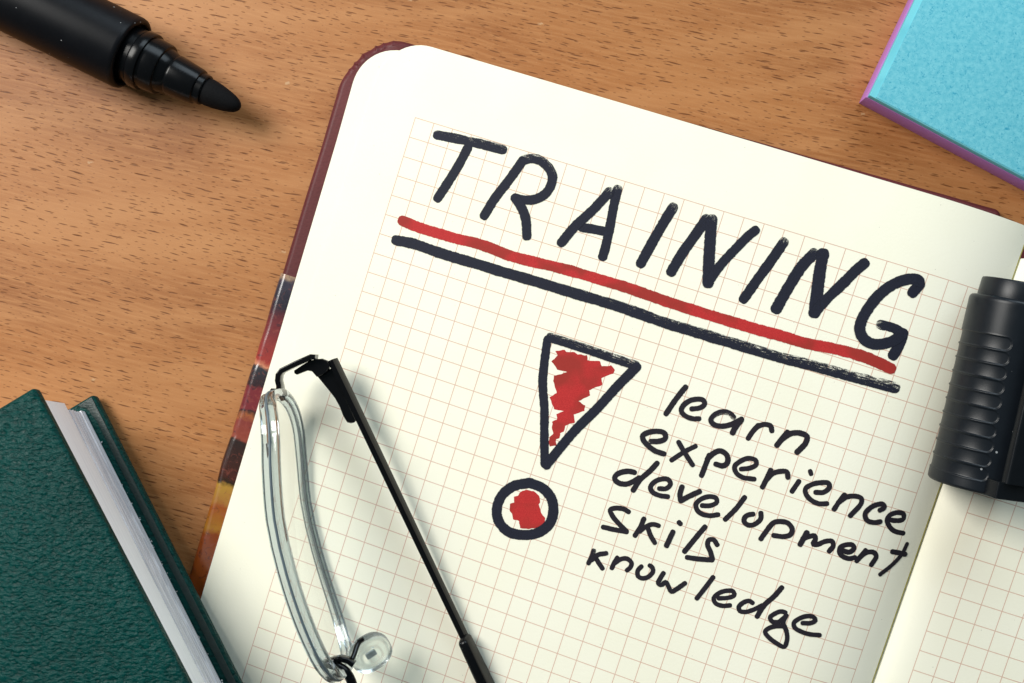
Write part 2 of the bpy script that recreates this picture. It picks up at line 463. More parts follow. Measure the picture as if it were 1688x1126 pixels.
M_BOOKPAGES = leaf_edges('white_sheet_edges', (0.96, 0.96, 0.97), (0.86, 0.86, 0.89), 0.22)
M_BOOKSHEET = leaf_edges('grey_sheet_edges', (0.84, 0.82, 0.85), (0.50, 0.49, 0.52), 0.30)
M_SHRED = plastic('white_paper_shreds', (0.55, 0.56, 0.57), 0.8)
M_BARREL = plastic('satin_black_plastic', (0.004, 0.0045, 0.006), 0.40, dust=0.6, bumpy=0.012, spec=0.13)
M_COLLAR = plastic('glossy_black_plastic', (0.003, 0.0033, 0.004), 0.24, spec=0.20)
M_NIB = leather('black_felt', (0.003, 0.003, 0.0035), (0.006, 0.006, 0.007), 0.25, 0.05, 0.8, 0.12)
M_CAP = plastic('charcoal_plastic', (0.0072, 0.0098, 0.0135), 0.33, dust=0.6, bumpy=0.01, spec=0.26)
M_CLIP = plastic('black_clip_plastic', (0.006, 0.0075, 0.0095), 0.30, dust=0.4, spec=0.20)
M_METAL = plastic('black_lacquered_metal', (0.003, 0.003, 0.0035), 0.12, spec=0.32)
M_SCREW = NT('steel_screw'); M_SCREW.P(Base_Color=(0.35, 0.35, 0.36), Metallic=1.0, Roughness=0.3); M_SCREW = M_SCREW.m
def pane(name, tint, clear, rough, ior):
    m = NT(name)
    m.P(Base_Color=tint, Roughness=rough, IOR=ior, Transmission_Weight=1.0)
    tr = m.n('ShaderNodeBsdfTransparent', {'Color': tint})
    mx = m.n('ShaderNodeMixShader', {0: clear, 1: m.p.outputs[0], 2: tr.outputs[0]})
    m.t.links.new(mx.outputs[0], m.out.inputs['Surface'])
    return m.m
M_GLASS = pane('clear_lens', (0.97, 0.98, 0.978), 0.90, 0.01, 1.49)
M_RIM = pane('clear_rim_plastic', (0.68, 0.755, 0.80), 0.06, 0.03, 1.49)
M_PAD = pane('clear_silicone', (0.90, 0.96, 0.95), 0.05, 0.22, 1.45)
M_RIMSTREAK = plastic('grey_rim_streak', (0.10, 0.13, 0.15), 0.4)  # grey that imitates the dark streak reflected in the clear rim
M_INSERT = plastic('white_insert', (0.55, 0.60, 0.62), 0.25)
M_CYAN = sticky('cyan_note_paper', (0.105, 0.42, 0.52), (0.170, 0.505, 0.59), (0.010, 0.25, 0.39))
M_CYANEDGE = sheet_edges('cyan_note_edges', (0.17, 0.58, 0.66), (0.12, 0.48, 0.57), 0.15)
M_PURPLE = sheet_edges('purple_note_edges', (0.48, 0.20, 0.52), (0.40, 0.16, 0.46), 0.15)

# ------------------------------------------------------------------ the desk
def box_poly(x0, y0, x1, y1): return [(x0, y0), (x1, y0), (x1, y1), (x0, y1)]
v, f = slab(box_poly(-600, -450, 700, 400), -25, 0, 2)
desk = mesh_obj('desk_top', v, f, M_WOOD, sharp=40)
desk['kind'] = 'structure'
desk['label'] = 'light brown beech desk top with short dark flecks in its grain'

# ------------------------------------------------------------------ the open notebook
# Left page: squares of 4 mm; k counts squares to the right, r squares downwards. The page climbs towards the spine and bends into the gutter.
PA = np.array((3.771272, -1.224997, 0.334114)); PB = np.array((-1.231050, -3.821575, -0.216939))
PO = np.array((-18.579276, 44.555808, 13.017533)); PN = np.array((-0.096412, -0.025427, 0.995017))
PK0, PLEN = 24.0, float(np.linalg.norm(PA))
_st = 0.05; _t = [(0.0, 0.0)]
for i in range(400):
    q = R(13 * ((i + 0.5) * _st / 3.5) ** 1.5); a, b = _t[-1]; _t.append((a + math.cos(q) * _st, b + math.sin(q) * _st))
_t = np.array(_t)
def page(k, r, h=0.0):
    if k <= PK0: return PO + PA * k + PB * r + PN * h
    s = (k - PK0) / _st
    return PO + PA * (PK0 + np.interp(s, range(401), _t[:, 0])) + PB * r - PN * (PLEN * np.interp(s, range(401), _t[:, 1])) + PN * h
GUT, RBOT = 30.12, 33.0

book_base = page(14, 12); book_base[2] = 0
notebook = empty('notebook', book_base, 'open notebook with squared cream pages headed TRAINING in marker', 'notebook')

def sheet(name, left0, left1, top, rad, h, mat, parent, skirt=None, right=GUT):
    """A page as a curved sheet with a rounded outer corner; with skirt = z it becomes a block down to that level."""
    us = [0, .004, .01, .02, .04, .07] + list(np.linspace(0.1, 0.8, 18)) + list(np.linspace(0.815, 1, 26))
    rs = [top + rad * (1 - math.cos(q)) for q in np.linspace(0, math.pi / 2, 14)] + list(np.linspace(top + rad, RBOT, 28))[1:]
    verts, uv = [], []
    for r in rs:
        l = left0 + (left1 - left0) * (r / 26.0)
        if r < top + rad: l += rad - math.sqrt(max(0, rad * rad - (top + rad - r) ** 2))
        for u in us:
            k = l + (right - l) * u
            verts.append(page(k, r, h)); uv.append((k, r))
    n = len(us); faces = []
    for i in range(len(rs) - 1):
        for j in range(n - 1): faces.append((i * n + j, (i + 1) * n + j, (i + 1) * n + j + 1, i * n + j + 1))
    border = [j for j in range(n)] + [i * n + n - 1 for i in range(1, len(rs))] + [(len(rs) - 1) * n + j for j in range(n - 2, -1, -1)] + [i * n for i in range(len(rs) - 2, 0, -1)]
    m = len(verts)
    for q in border:
        p = verts[q]
        verts.append(p - PN * 0.09 if skirt is None else np.array((p[0], p[1], skirt))); uv.append(uv[q])
    nb = len(border)
    for i in range(nb):
        a, b = border[i], border[(i + 1) % nb]
        faces.append((a, b, m + (i + 1) % nb, m + i))
    return mesh_obj(name, verts, faces, mat, parent, uvs=uv, sharp=35)

left_page = sheet('left_page', -2.48, -2.48, -3.54, 2.2, 0.0, M_PAGE, notebook)
sheet('loose_leaf', -3.62, -3.02, -2.95, 2.2, -0.18, M_PLAIN, notebook)
sheet('loose_leaf', -3.60, -3.40, -2.98, 2.2, -0.36, M_PLAIN, notebook)
sheet('page_block', -3.40, -3.10, -2.85, 2.2, -0.55, M_BLOCK, notebook, skirt=2.75)

# right-hand page
RO = np.array((87.86, -32.65, 17.5)); RA = np.array((3.8376, -1.1856, 0.0)); RB = np.array((-1.2100, -3.8260, -0.2169))
RGUT = -1.72
def rpage(k, r, h=0.0):
    t = (k - RGUT) * 4
    return RO + RA * k + RB * r + np.array((0, 0, h - 3.6 * math.exp(-max(0, t) / 2.6) + 0.02 * min(t, 30)))
RTOP = -12.35
def rsheet(name, h, mat, skirt=None, right=26.0, left=RGUT, top=RTOP, rad=2.0):
    ks = list(np.linspace(left, left + 6, 24)) + list(np.linspace(left + 6, right, 16))[1:]
    rs = list(np.linspace(top, 24, 30))
    verts, uv, faces = [], [], []
    for r in rs:
        for k in ks:
            rr = r + (0.35 * math.exp(-(k - left) / 0.35) if r == top else 0)
            verts.append(rpage(k, rr, h)); uv.append((k, rr))
    n = len(ks)
    for i in range(len(rs) - 1):
        for j in range(n - 1): faces.append((i * n + j, (i + 1) * n + j, (i + 1) * n + j + 1, i * n + j + 1))
    border = [j for j in range(n)] + [i * n + n - 1 for i in range(1, len(rs))] + [(len(rs) - 1) * n + j for j in range(n - 2, -1, -1)] + [i * n for i in range(len(rs) - 2, 0, -1)]
    m = len(verts)
    for q in border:
        p = verts[q]; verts.append(np.array((p[0], p[1], p[2] - 0.09 if skirt is None else skirt))); uv.append(uv[q])
    nb = len(border)
    for i in range(nb): faces.append((border[i], border[(i + 1) % nb], m + (i + 1) % nb, m + i))
    return mesh_obj(name, verts, faces, mat, notebook, uvs=[(a, b + 30) for a, b in uv], sharp=35)
rsheet('right_page', 0.0, M_PAGE)
rsheet('page_block', -0.5, M_BLOCK, skirt=2.75, left=RGUT + 0.1, top=RTOP + 0.1, right=25.5)

# yellowish glue line down the gutter
gv = []
for r in np.linspace(-3.1, 32, 40):
    p = page(GUT, r, -0.1); gv.append(p)
v, f = sweep([Vector(p) + Vector((0.12, 0.05, -0.10)) for p in gv], circ(0.16, 8))
mesh_obj('binding_strip', v, f, M_GUM, notebook)

# cover: left board, spine, right board
c_tl = [at(*p, 2.0) for p in ((318.7, 933), (561, 136), (586, 96.8), (607.6, 79), (634, 67.7), (657, 66.6), (1653, 347.5))]
edge_dir = (c_tl[0] - c_tl[1]).to_2d().normalized()
low = c_tl[1].to_2d() + edge_dir * 150
top_dir = (c_tl[6] - c_tl[5]).to_2d().normalized()
arc, _ = spline([tuple(p.to_2d()) for p in (c_tl[1] + (c_tl[1] - c_tl[0]).normalized() * -3.5, c_tl[1], c_tl[2], c_tl[3], c_tl[4], c_tl[5], c_tl[5] + (c_tl[6] - c_tl[5]).normalized() * 5)], 0.22)
tr = c_tl[6].to_2d()
br = tr + edge_dir * 150
nseg = 60
left_edge = [low + (Vector(arc[0]) - low) * (i / nseg) for i in range(nseg)]
outline = left_edge + [Vector(p) for p in arc] + [Vector(arc[-1]) + (tr - Vector(arc[-1])) * (i / 50) for i in range(1, 49)]
outline += round_corners([tr + (tr - Vector(arc[-1])).normalized() * -4, tr, tr + edge_dir * 6], [0, 1.6, 0])[1:]
outline += [br]
outline.reverse()      # counter-clockwise
cn = Vector(arc[len(arc) // 2])
def crease(p):
    q = p.to_2d(); d = (q - cn).length
    if d < 9 and p.z > 0.6:
        a = math.atan2(q.y - cn.y, q.x - cn.x)
        out = (q - Vector((cn.x + 5.0, cn.y - 7.0)))
        ang = math.atan2(out.y, out.x)
        w = math.exp(-(d / 6.0) ** 4) * (abs(math.sin(ang * 11 + 0.8 * math.sin(ang * 7))) ** 0.4)
        k = 0.60 * w * min(1, (p.z - 0.6) / 1.5)
        return Vector((p.x, p.y, p.z - k)) - out.normalized().to_3d() * (0.36 * w)
    n = noise.noise(Vector((p.x * 0.11, p.y * 0.11, 0)))
    return Vector((p.x + n * 0.12, p.y + n * 0.08, p.z + (n * 0.12 if p.z > 2 else 0)))
v, f = slab(outline, 0.05, 2.75, 1.3, 6, warp=crease)
mesh_obj('cover', v, f, M_MAROON, notebook, sharp=60)
perp = Vector((-edge_dir.y, edge_dir.x))
if perp.x < 0: perp = -perp
gutp = page(GUT, 0); sp0 = tr + perp * 1.2 + edge_dir * 2.4
spine = [sp0, sp0 + perp * 9, sp0 + perp * 9 + edge_dir * 146, sp0 + edge_dir * 146]
spine.reverse()
if sum((spine[i].x * spine[(i + 1) % 4].y - spine[(i + 1) % 4].x * spine[i].y) for i in range(4)) < 0: spine.reverse()
v, f = slab(round_corners(spine, 1.0, 4), 0.05, 1.5, 0.6, 3)
mesh_obj('spine', v, f, M_MAROON, notebook, sharp=60)
rb0 = sp0 + perp * 10.5 - edge_dir * 2.2
rb = [rb0, rb0 + edge_dir * 148, rb0 + edge_dir * 148 + perp * 112, rb0 + perp * 112]
v, f = slab(round_corners(rb, 3.0, 6), 0.05, 2.75, 1.3, 5)
mesh_obj('cover', v, f, M_MAROON, notebook, sharp=60)

# glossy painted band wrapped over the outer edge of the left board
b0, b1 = at(463, 452, 2.0).to_2d(), at(318.7, 933, 2.0).to_2d()
bl = (b1 - b0).length
prof = [(9.0, 2.78)] + [(1.45 - 1.62 * math.sin(q) * 0.98, 1.40 + 1.50 * math.cos(q)) for q in np.linspace(0, math.pi, 15)]
v, uv = [], []
ts = np.linspace(-0.004, 1.45, 150)
for i, t in enumerate(ts):
    c = b0 + (b1 - b0) * t
    bulge = 0.18 * noise.noise(Vector((t * 9, 3.1, 0))) + (0.35 * math.exp(-((t - 0.63) / 0.07) ** 2)) + 0.12 * (t > 0.3) - 0.10 * math.exp(-((t - 0.305) / 0.008) ** 2) - 0.14 * math.exp(-((t - 0.545) / 0.012) ** 2)
    for d, z in prof:
        dd = d - (bulge + 0.05) * (1 if d < 3 else 0)
        zz = max(0.02, z + (0.10 if z > 2 else 0) + (bulge * 0.4 if 1.0 < z and d < 3 else 0))
        v.append((c.x + perp.x * dd, c.y + perp.y * dd, zz)); uv.append((t, d / 9))
n = len(prof)
f = [(i * n + j, (i + 1) * n + j, (i + 1) * n + j + 1, i * n + j + 1) for i in range(len(ts) - 1) for j in range(n - 1)]
f += [tuple(range(n)), tuple((len(ts) - 1) * n + j for j in range(n - 1, -1, -1))]
mesh_obj('painted_cover_band', v, f, M_ART, notebook, uvs=uv, sharp=50, label='glossy band of cover painted maroon, black, yellow and orange')

# ------------------------------------------------------------------ the handwriting
STROKES = [  # (group, letter, pen width in mm, dryness at start, at end, dry side, points in page squares)
('letter','T',1.662,0.4,0.6,1,[(1.348,0.504),(2.177,0.411),(3.117,0.329),(3.99,0.279),(4.721,0.256)]),
('letter','T',1.668,0,0,0,[(3.009,0.683),(2.846,1.556),(2.577,2.572),(2.32,3.443)]),
('letter','R',1.659,0,0,0,[(5.838,0.525),(5.464,1.636),(5.067,2.686),(4.839,3.581)]),
('letter','R',1.647,0.7,0,1,[(5.854,0.463),(6.192,0.263),(6.618,0.223),(7.112,0.396),(7.482,0.748),(7.563,1.221),(7.402,1.732),(7.01,2.1),(6.486,2.294),(6.057,2.33)]),
('letter','R',1.653,0,0,0,[(6.057,2.33),(6.502,2.682),(6.872,3.142),(7.18,3.908)]),
('letter','A',1.643,0.85,0,0,[(10.414,0.706),(9.892,1.798),(9.334,2.749),(8.923,3.716)]),
('letter','A',1.637,0.85,0,0,[(10.755,0.476),(10.824,1.233),(10.965,2.323),(11.073,3.425),(11.076,3.765)]),
('letter','A',1.586,0,0,0,[(9.689,2.726),(10.171,2.65),(10.869,2.579)]),
('letter','I',1.754,0.85,0,0,[(13.592,0.531),(13.365,1.476),(13.16,2.45),(12.953,3.525)]),
('letter','N',1.748,0.8,0,0,[(15.294,0.596),(15.044,1.417),(14.724,2.424),(14.481,3.475)]),
('letter','N',1.942,0.85,0,0,[(15.551,0.55),(15.79,1.512),(16.08,2.588),(16.332,3.45)]),
('letter','N',1.587,0,0.3,0,[(16.332,3.45),(16.629,2.483),(17.081,1.502),(17.472,0.738),(17.679,0.43)]),
('letter','I2',1.733,0.8,0,0,[(19.136,0.581),(18.848,1.601),(18.498,2.676),(18.198,3.675)]),
('letter','N2',1.923,0.7,0,0,[(20.651,0.68),(20.323,1.371),(20.093,2.213),(19.805,3.656)]),
('letter','N2',2.016,0.35,0,0,[(21.068,0.564),(21.195,1.42),(21.388,2.385),(21.563,3.293)]),
('letter','N2',1.764,0,0.35,0,[(21.582,3.255),(21.943,2.435),(22.406,1.554),(22.783,0.798),(23.02,0.419)]),
('letter','G',1.823,0,0,0,[(25.583,1.036),(25.751,0.603)]),
('letter','G',1.835,0.2,0,-1,[(25.691,0.463),(25.559,0.409),(25.134,0.542),(24.636,0.92),(24.206,1.5),(23.926,2.162),(23.761,2.981),(23.83,3.471),(24.163,3.812),(24.627,3.888),(25.128,3.696),(25.525,3.377),(25.751,3.019)]),
('letter','G',1.61,0.9,0,0,[(24.666,2.917),(25.236,2.895),(25.72,2.984)]),
('letter','G',1.83,0,0,0,[(25.768,3.013),(25.774,3.554),(25.674,4.097)]),
('underline','red',1.865,0,0,0,[(0.947,5.044),(1.737,5.115),(2.837,5.106),(3.844,5.083),(4.745,5.01),(5.584,5.013),(6.609,5.087),(7.837,5.031),(9.045,4.94),(10.259,4.885),(11.478,4.867),(12.691,4.849),(14.751,4.911),(16.796,4.917),(18.007,4.899),(19.211,4.881),(20.396,4.827),(21.586,4.809),(23.115,4.64),(24.279,4.587),(25.086,4.648),(25.75,4.74)]),
('underline','dark',1.868,0.1,0.85,1,[(0.932,6.059),(1.842,5.968),(2.955,5.995),(3.972,6),(5.222,5.964),(6.475,5.958),(7.712,5.922),(9.357,5.894),(10.989,5.866),(12.61,5.839),(15.08,5.912),(16.302,5.891),(17.516,5.87),(19.126,5.842),(20.723,5.815),(22.284,5.715),(23.846,5.651),(25.009,5.596),(26.22,5.536)]),
('mark','tri',1.641,0.6,0.7,1,[(9.845,8.295),(10.929,8.284),(12.523,8.296),(14.232,8.309)]),
('mark','tri',1.643,0,0,0,[(14.314,8.366),(13.751,9.47),(13.139,10.826),(12.363,12.35),(11.59,14.308)]),
('mark','tri',1.533,0,0,0,[(9.737,8.456),(9.934,9.553),(10.168,10.534),(10.619,11.657),(11.056,12.998),(11.497,14.286)]),
('mark','dot',1.785,0,0,0,[(11.058,15.416),(11.775,15.471),(12.303,15.771),(12.606,16.308),(12.646,16.988),(12.255,17.605),(11.569,17.982),(10.783,18.061),(10.187,17.73),(9.91,17.179),(9.941,16.471),(10.379,15.818),(10.97,15.477)]),
('learn','l',0.981,0.55,0,0,[(16.872,8.568),(16.733,8.923),(16.556,9.45),(16.389,10.062)]),
('learn','e',0.891,0,0,0,[(17.493,9.463),(17.842,9.29),(18,9.063),(17.887,8.895),(17.555,8.946),(17.222,9.172),(17.02,9.531),(17.063,9.751),(17.343,9.893),(17.693,9.894),(17.955,9.808)]),
('learn','a',0.933,0.8,0,1,[(19.493,9.211),(19.286,9.105),(18.947,9.129),(18.626,9.381),(18.521,9.679),(18.721,9.846),(19.112,9.804),(19.502,9.587),(19.762,9.326),(19.891,9.196)]),
('learn','a',1.019,0,0,0,[(19.888,9.238),(19.745,9.623),(19.701,9.929)]),
('learn','r',0.884,0,0,0,[(20.737,9.236),(20.591,9.575),(20.488,9.958)]),
('learn','r',0.883,0,0,0,[(20.591,9.575),(20.771,9.253),(21.054,9.072),(21.312,9.074),(21.433,9.266)]),
('learn','n',0.97,0,0,0,[(22.152,9.113),(21.999,9.512),(21.88,9.842)]),
('learn','n',0.967,0,0,0,[(22.042,9.469),(22.323,9.114),(22.723,8.952),(23.082,9.006),(23.126,9.31),(22.881,9.855)]),
('experience','exp',0.94,0.85,0,0,[(16.114,11.582),(16.505,11.434),(16.726,11.213),(16.595,10.992),(16.304,11),(15.893,11.179),(15.65,11.424),(15.711,11.61),(16.046,11.823),(16.442,11.956),(16.882,11.955)]),
('experience','exp',0.847,0,0,0,[(17.393,11.196),(17.847,11.602),(18.362,12.016)]),
('experience','exp',0.847,0,0,0,[(18.215,11.127),(17.821,11.523),(17.347,12.123)]),
('experience','exp',0.934,0,0,0,[(18.981,11.339),(18.964,11.813),(18.941,12.361)]),
('experience','exp',0.932,0,0,0,[(18.955,11.523),(19.155,11.163),(19.433,10.953),(19.789,11.067),(19.919,11.374),(19.763,11.602),(19.425,11.629)]),
('experience','exp',0.842,0,0,0,[(20.642,11.47),(21.037,11.272),(21.243,11.027),(21.143,10.846),(20.791,10.876),(20.472,11.13),(20.302,11.45),(20.465,11.717),(20.819,11.83),(21.362,11.734)]),
('experience','rience',0.869,0,0,0,[(21.972,11.079),(21.933,11.448),(21.862,11.963)]),
('experience','rience',0.868,0,0,0,[(21.942,11.554),(22.117,11.194),(22.422,10.982),(22.718,10.909),(22.847,11.138)]),
('experience','rience',0.867,0,0,0,[(23.401,11.168),(23.25,11.709)]),
('experience','rience',0.782,0,0,0,[(23.753,10.532),(23.824,10.633)]),
('experience','rience',0.865,0,0,0,[(24.317,11.4),(24.651,11.287),(24.84,10.979),(24.728,10.8),(24.41,10.88),(24.053,11.082),(23.807,11.383),(23.92,11.644),(24.248,11.832),(24.631,11.865),(24.965,11.752)]),
('experience','rience',0.863,0,0,0,[(25.625,11.098),(25.499,11.438),(25.382,11.884)]),
('experience','rience',0.862,0,0,0,[(25.476,11.527),(25.73,11.172),(26.099,10.997),(26.424,11.002),(26.499,11.222),(26.204,11.94)]),
('experience','rience',0.862,0,0,0,[(27.478,11.274),(27.638,11.091),(27.509,10.966),(27.216,11.081),(26.936,11.383),(26.848,11.682),(27.041,11.922),(27.401,11.922),(27.666,11.8)]),
('experience','rience',0.864,0,0,0,[(28.074,11.591),(28.458,11.529),(28.758,11.379),(28.684,11.137),(28.373,11.144),(28.045,11.354),(27.97,11.62),(28.218,11.905),(28.531,12.039),(29.007,12.026)]),
('development','deve',0.945,0,0,0,[(15.813,13.275),(15.588,13.299),(15.27,13.432),(15.012,13.675),(15.003,13.886),(15.251,14.01),(15.64,13.93),(15.958,13.64),(16.106,13.46)]),
('development','deve',0.942,0,0,0,[(16.719,12.503),(16.509,12.962),(16.183,13.538),(16.034,14.107)]),
('development','deve',0.862,0,0,0,[(17.216,13.627),(17.516,13.525),(17.655,13.245),(17.471,13.075),(17.186,13.146),(16.901,13.372),(16.777,13.699),(16.946,13.9),(17.346,13.944),(17.707,13.873)]),
('development','deve',0.938,0,0,0,[(18.221,13.207),(18.236,13.563),(18.362,13.84)]),
('development','deve',0.937,0,0,0,[(18.381,13.849),(18.688,13.512),(19.078,13.147)]),
('development','deve',0.858,0,0,0,[(19.429,13.748),(19.794,13.623),(20.037,13.36),(19.93,13.191),(19.611,13.223),(19.284,13.463),(19.122,13.776),(19.269,14.035),(19.558,14.142),(19.946,14.086),(20.273,13.922)]),
('development','deve',0.893,0,0,0,[(21.217,12.725),(21.014,13.333),(20.683,14.012)]),
('development','o',0.865,0,0,0,[(21.842,13.354),(21.617,13.484),(21.52,13.666),(21.567,13.835),(21.757,13.924),(21.979,13.863),(22.151,13.695),(22.264,13.44),(22.187,13.189)]),
('development','pment',0.871,0,0,0,[(22.833,13.52),(22.698,13.923),(22.571,14.351)]),
('development','pment',0.868,0,0,0,[(22.746,13.742),(22.905,13.413),(23.177,13.264),(23.537,13.222),(23.819,13.425),(23.828,13.696),(23.549,13.902),(23.1,14.003)]),
('development','pment',0.949,0,0,0,[(24.521,13.374),(24.475,13.636),(24.405,13.988)]),
('development','pment',0.866,0,0,0,[(24.443,13.701),(24.698,13.504),(24.929,13.398),(25.01,13.562),(24.965,13.795),(25.155,13.758),(25.49,13.481),(25.779,13.385),(25.902,13.59),(25.807,13.867)]),
('development','pment',0.865,0,0,0,[(26.382,13.653),(26.726,13.626),(26.889,13.384),(26.764,13.259),(26.51,13.312),(26.258,13.529),(26.285,13.766),(26.499,13.916),(26.828,13.922),(27.059,13.796)]),
('development','pment',0.865,0,0,0,[(27.449,13.324),(27.334,13.631),(27.211,13.914)]),
('development','pment',0.866,0,0,0,[(27.334,13.631),(27.577,13.369),(27.894,13.305),(28.06,13.45),(27.961,13.888)]),
('development','pment',0.745,0,0,0,[(29.404,12.478),(29.324,12.991),(29.01,13.614),(28.56,14.22)]),
('development','pment',0.869,0,0,0,[(28.779,13.013),(29.133,12.981),(29.497,12.979)]),
('skils','skils',0.883,0.2,0,0,[(16.14,15.193),(15.86,15.142),(15.469,15.238),(15.267,15.398),(15.507,15.676),(15.901,15.912),(16.342,16.13)]),
('skils','skils',0.882,0,0,0,[(16.35,16.154),(15.849,16.237),(15.211,16.309)]),
('skils','skils',0.88,0,0,0,[(16.958,15.282),(16.926,15.664),(16.806,16.181)]),
('skils','skils',0.838,0,0,0,[(16.956,15.918),(17.169,15.606),(17.463,15.383),(17.728,15.36)]),
('skils','skils',0.839,0,0,0,[(17.287,15.644),(17.514,15.936),(17.811,16.203)]),
('skils','skils',0.917,0,0,0,[(18.487,15.43),(18.404,16.145)]),
('skils','skils',0.915,0,0,0,[(18.639,14.893),(18.696,14.925)]),
('skils','skils',0.953,0,0,0,[(19.868,14.699),(19.628,15.308),(19.325,16.124)]),
('skils','skils',0.873,0,0,0,[(20.688,15.307),(20.452,15.138),(20.248,15.224),(20.257,15.457),(20.496,15.742),(20.697,16.04)]),
('skils','skils',0.874,0,0,0,[(20.69,16.095),(20.143,16.244),(19.535,16.367)]),
('knowledge','know',0.825,0.85,0,0,[(15.117,17.566),(15.116,17.887),(15.067,18.224)]),
('knowledge','know',0.824,0,0,0,[(15.163,18.03),(15.371,17.691),(15.728,17.486)]),
('knowledge','know',0.824,0,0,0,[(15.322,17.868),(15.544,18.057),(15.792,18.247)]),
('knowledge','know',0.823,0,0,0,[(16.321,17.518),(16.257,17.807),(16.228,18.073)]),
('knowledge','know',0.821,0,0,0,[(16.265,17.831),(16.526,17.5),(16.811,17.4),(17.062,17.524),(17.077,17.732),(16.968,17.93)]),
('knowledge','know',0.82,0,0,0,[(17.565,17.534),(17.463,17.782),(17.572,18.036),(17.816,18.056),(18.067,17.862),(18.177,17.558),(18.067,17.384),(17.95,17.346)]),
('knowledge','know',0.818,0,0,0,[(18.678,17.487),(18.615,17.774),(18.591,18.021),(18.763,18.067),(18.927,17.85),(19.115,18.022),(19.333,18.209),(19.489,18.048),(19.812,17.606)]),
('knowledge','know',0.814,0,0,0,[(21,16.88),(20.808,17.475),(20.588,18.097)]),
('knowledge','edge',0.799,0,0,0,[(21.581,17.755),(21.982,17.587),(22.238,17.366),(22.109,17.205),(21.829,17.279),(21.504,17.523),(21.354,17.836),(21.521,18.036),(21.877,18.038),(22.187,17.902)]),
('knowledge','edge',0.797,0,0,0,[(23.166,17.424),(22.977,17.388),(22.737,17.577),(22.617,17.826),(22.724,17.995),(23.01,17.944),(23.333,17.7),(23.632,17.387)]),
('knowledge','edge',0.892,0,0,0,[(24.24,16.27),(24.033,16.78),(23.721,17.355),(23.58,17.963)]),
('knowledge','edge',0.794,0,0,0,[(24.771,17.343),(24.576,17.36),(24.337,17.548),(24.174,17.812),(24.325,17.964),(24.602,17.892),(24.773,17.651),(24.861,17.465)]),
('knowledge','edge',0.794,0,0,0,[(24.861,17.465),(24.834,17.836),(25.091,18.158),(25.259,18.512),(25.247,18.929),(24.886,18.9),(24.374,18.721),(24.163,18.539),(24.327,18.273),(24.753,18.045),(24.963,17.996)]),
('knowledge','edge',0.792,0,0,0,[(25.72,17.556),(26.06,17.442),(26.249,17.252),(26.103,17.12),(25.815,17.164),(25.492,17.402),(25.314,17.694),(25.428,17.887),(25.784,17.972),(26.187,17.967),(26.661,17.866)]),
]
FILL_TRIANGLE = [(10.266,8.865),(10.679,8.659),(10.806,8.723),(11.198,8.618),(11.373,8.667),(11.821,8.575),(11.946,8.797),(12.536,8.659),(12.703,8.846),(13.123,8.679),(13.347,8.815),(13.343,9.027),(12.861,9.393),(13.008,9.713),(12.445,10.16),(12.599,10.372),(12.136,10.84),(12.492,10.955),(12.573,11.203),(12.117,11.533),(12.284,11.848),(11.865,12.198),(11.914,12.447),(11.753,12.606),(11.802,12.855),(11.653,12.958),(11.776,13.235),(11.479,13.409),(11.343,13.221),(11.333,12.959),(11.431,12.767),(11.195,12.208),(11.405,12.033),(11.293,11.752),(11.58,11.52),(11.105,11.603),(10.725,11.092),(10.981,10.797),(10.64,10.274),(10.591,10.026),(11.165,9.66),(10.643,9.693),(10.248,9.399),(10.473,9.009)]
FILL_DOT = [(10.722,16.043),(11.022,15.802),(11.38,15.744),(11.755,15.905),(11.878,16.183),(11.832,16.306),(12.007,16.513),(12.054,16.657),(12.326,16.831),(12.389,17.024),(12.177,17.364),(11.724,17.628),(11.32,17.714),(11.161,17.393),(10.838,17.398),(10.695,17.125),(10.566,17.061),(10.437,16.73),(10.636,16.609),(10.542,16.319),(10.721,16.204)]


_lift = [0]
WIDER = 1.2      # the ragged rim of a stroke fades out inside its strip
def ribbon(pts, width, dry0, dry1, side, mb, uv, ex):
    """One pen stroke as a flat strip lying on the left page."""
    c, s = spline(pts, 0.07)
    n = len(c); hw0 = width * WIDER / 2 / 4.0
    lift = 0.025 + 0.012 * (_lift[0] % 6); _lift[0] += 1
    T = np.gradient(c, axis=0); T /= np.linalg.norm(T, axis=1)[:, None] + 1e-9
    Nn = np.stack([-T[:, 1], T[:, 0]], 1)
    # round ends: extra stations beyond the first and last points
    caps = [(-0.92, 0.35), (-0.80, 0.62), (-0.55, 0.84), (-0.28, 0.96)]
    st = []
    for e, wv in caps: st.append((c[0] + T[0] * hw0 * e, Nn[0], wv, s[0] + hw0 * e, 0.0))
    for i in range(n): st.append((c[i], Nn[i], 1.0, s[i], i / (n - 1)))
    for e, wv in reversed(caps): st.append((c[-1] - T[-1] * hw0 * e, Nn[-1], wv, s[-1] - hw0 * e, 1.0))
    seed = random.random() * 100
    cols = (-1.0, -0.5, 0.0, 0.5, 1.0); m0 = len(mb.v); L = len(st)
    for i, (p, nn, wv, sv, t) in enumerate(st):
        jit = 1 + 0.07 * noise.noise(Vector((sv * 6.0, seed, 0))) + 0.05 * noise.noise(Vector((sv * 1.2, seed, 5)))
        j2 = 0.05 * noise.noise(Vector((sv * 9.0, seed, 9)))
        for q in cols:
            o = p + nn * (hw0 * wv * (q * jit + j2 * q * q))
            mb.v.append(tuple(page(o[0], o[1], lift + 0.010 * i / L)))
            uv.append((sv * 4 + seed, -q)); d = dry0 + (dry1 - dry0) * t
            if dry0 > dry1 and side == 0: d = dry0 * max(0, 1 - sv / 0.35) if dry0 >= .3 else d
            ex.append((d, side))
    k = len(cols)
    for i in range(L - 1):
        for j in range(k - 1): mb.f.append((m0 + i * k + j, m0 + (i + 1) * k + j, m0 + (i + 1) * k + j + 1, m0 + i * k + j + 1))

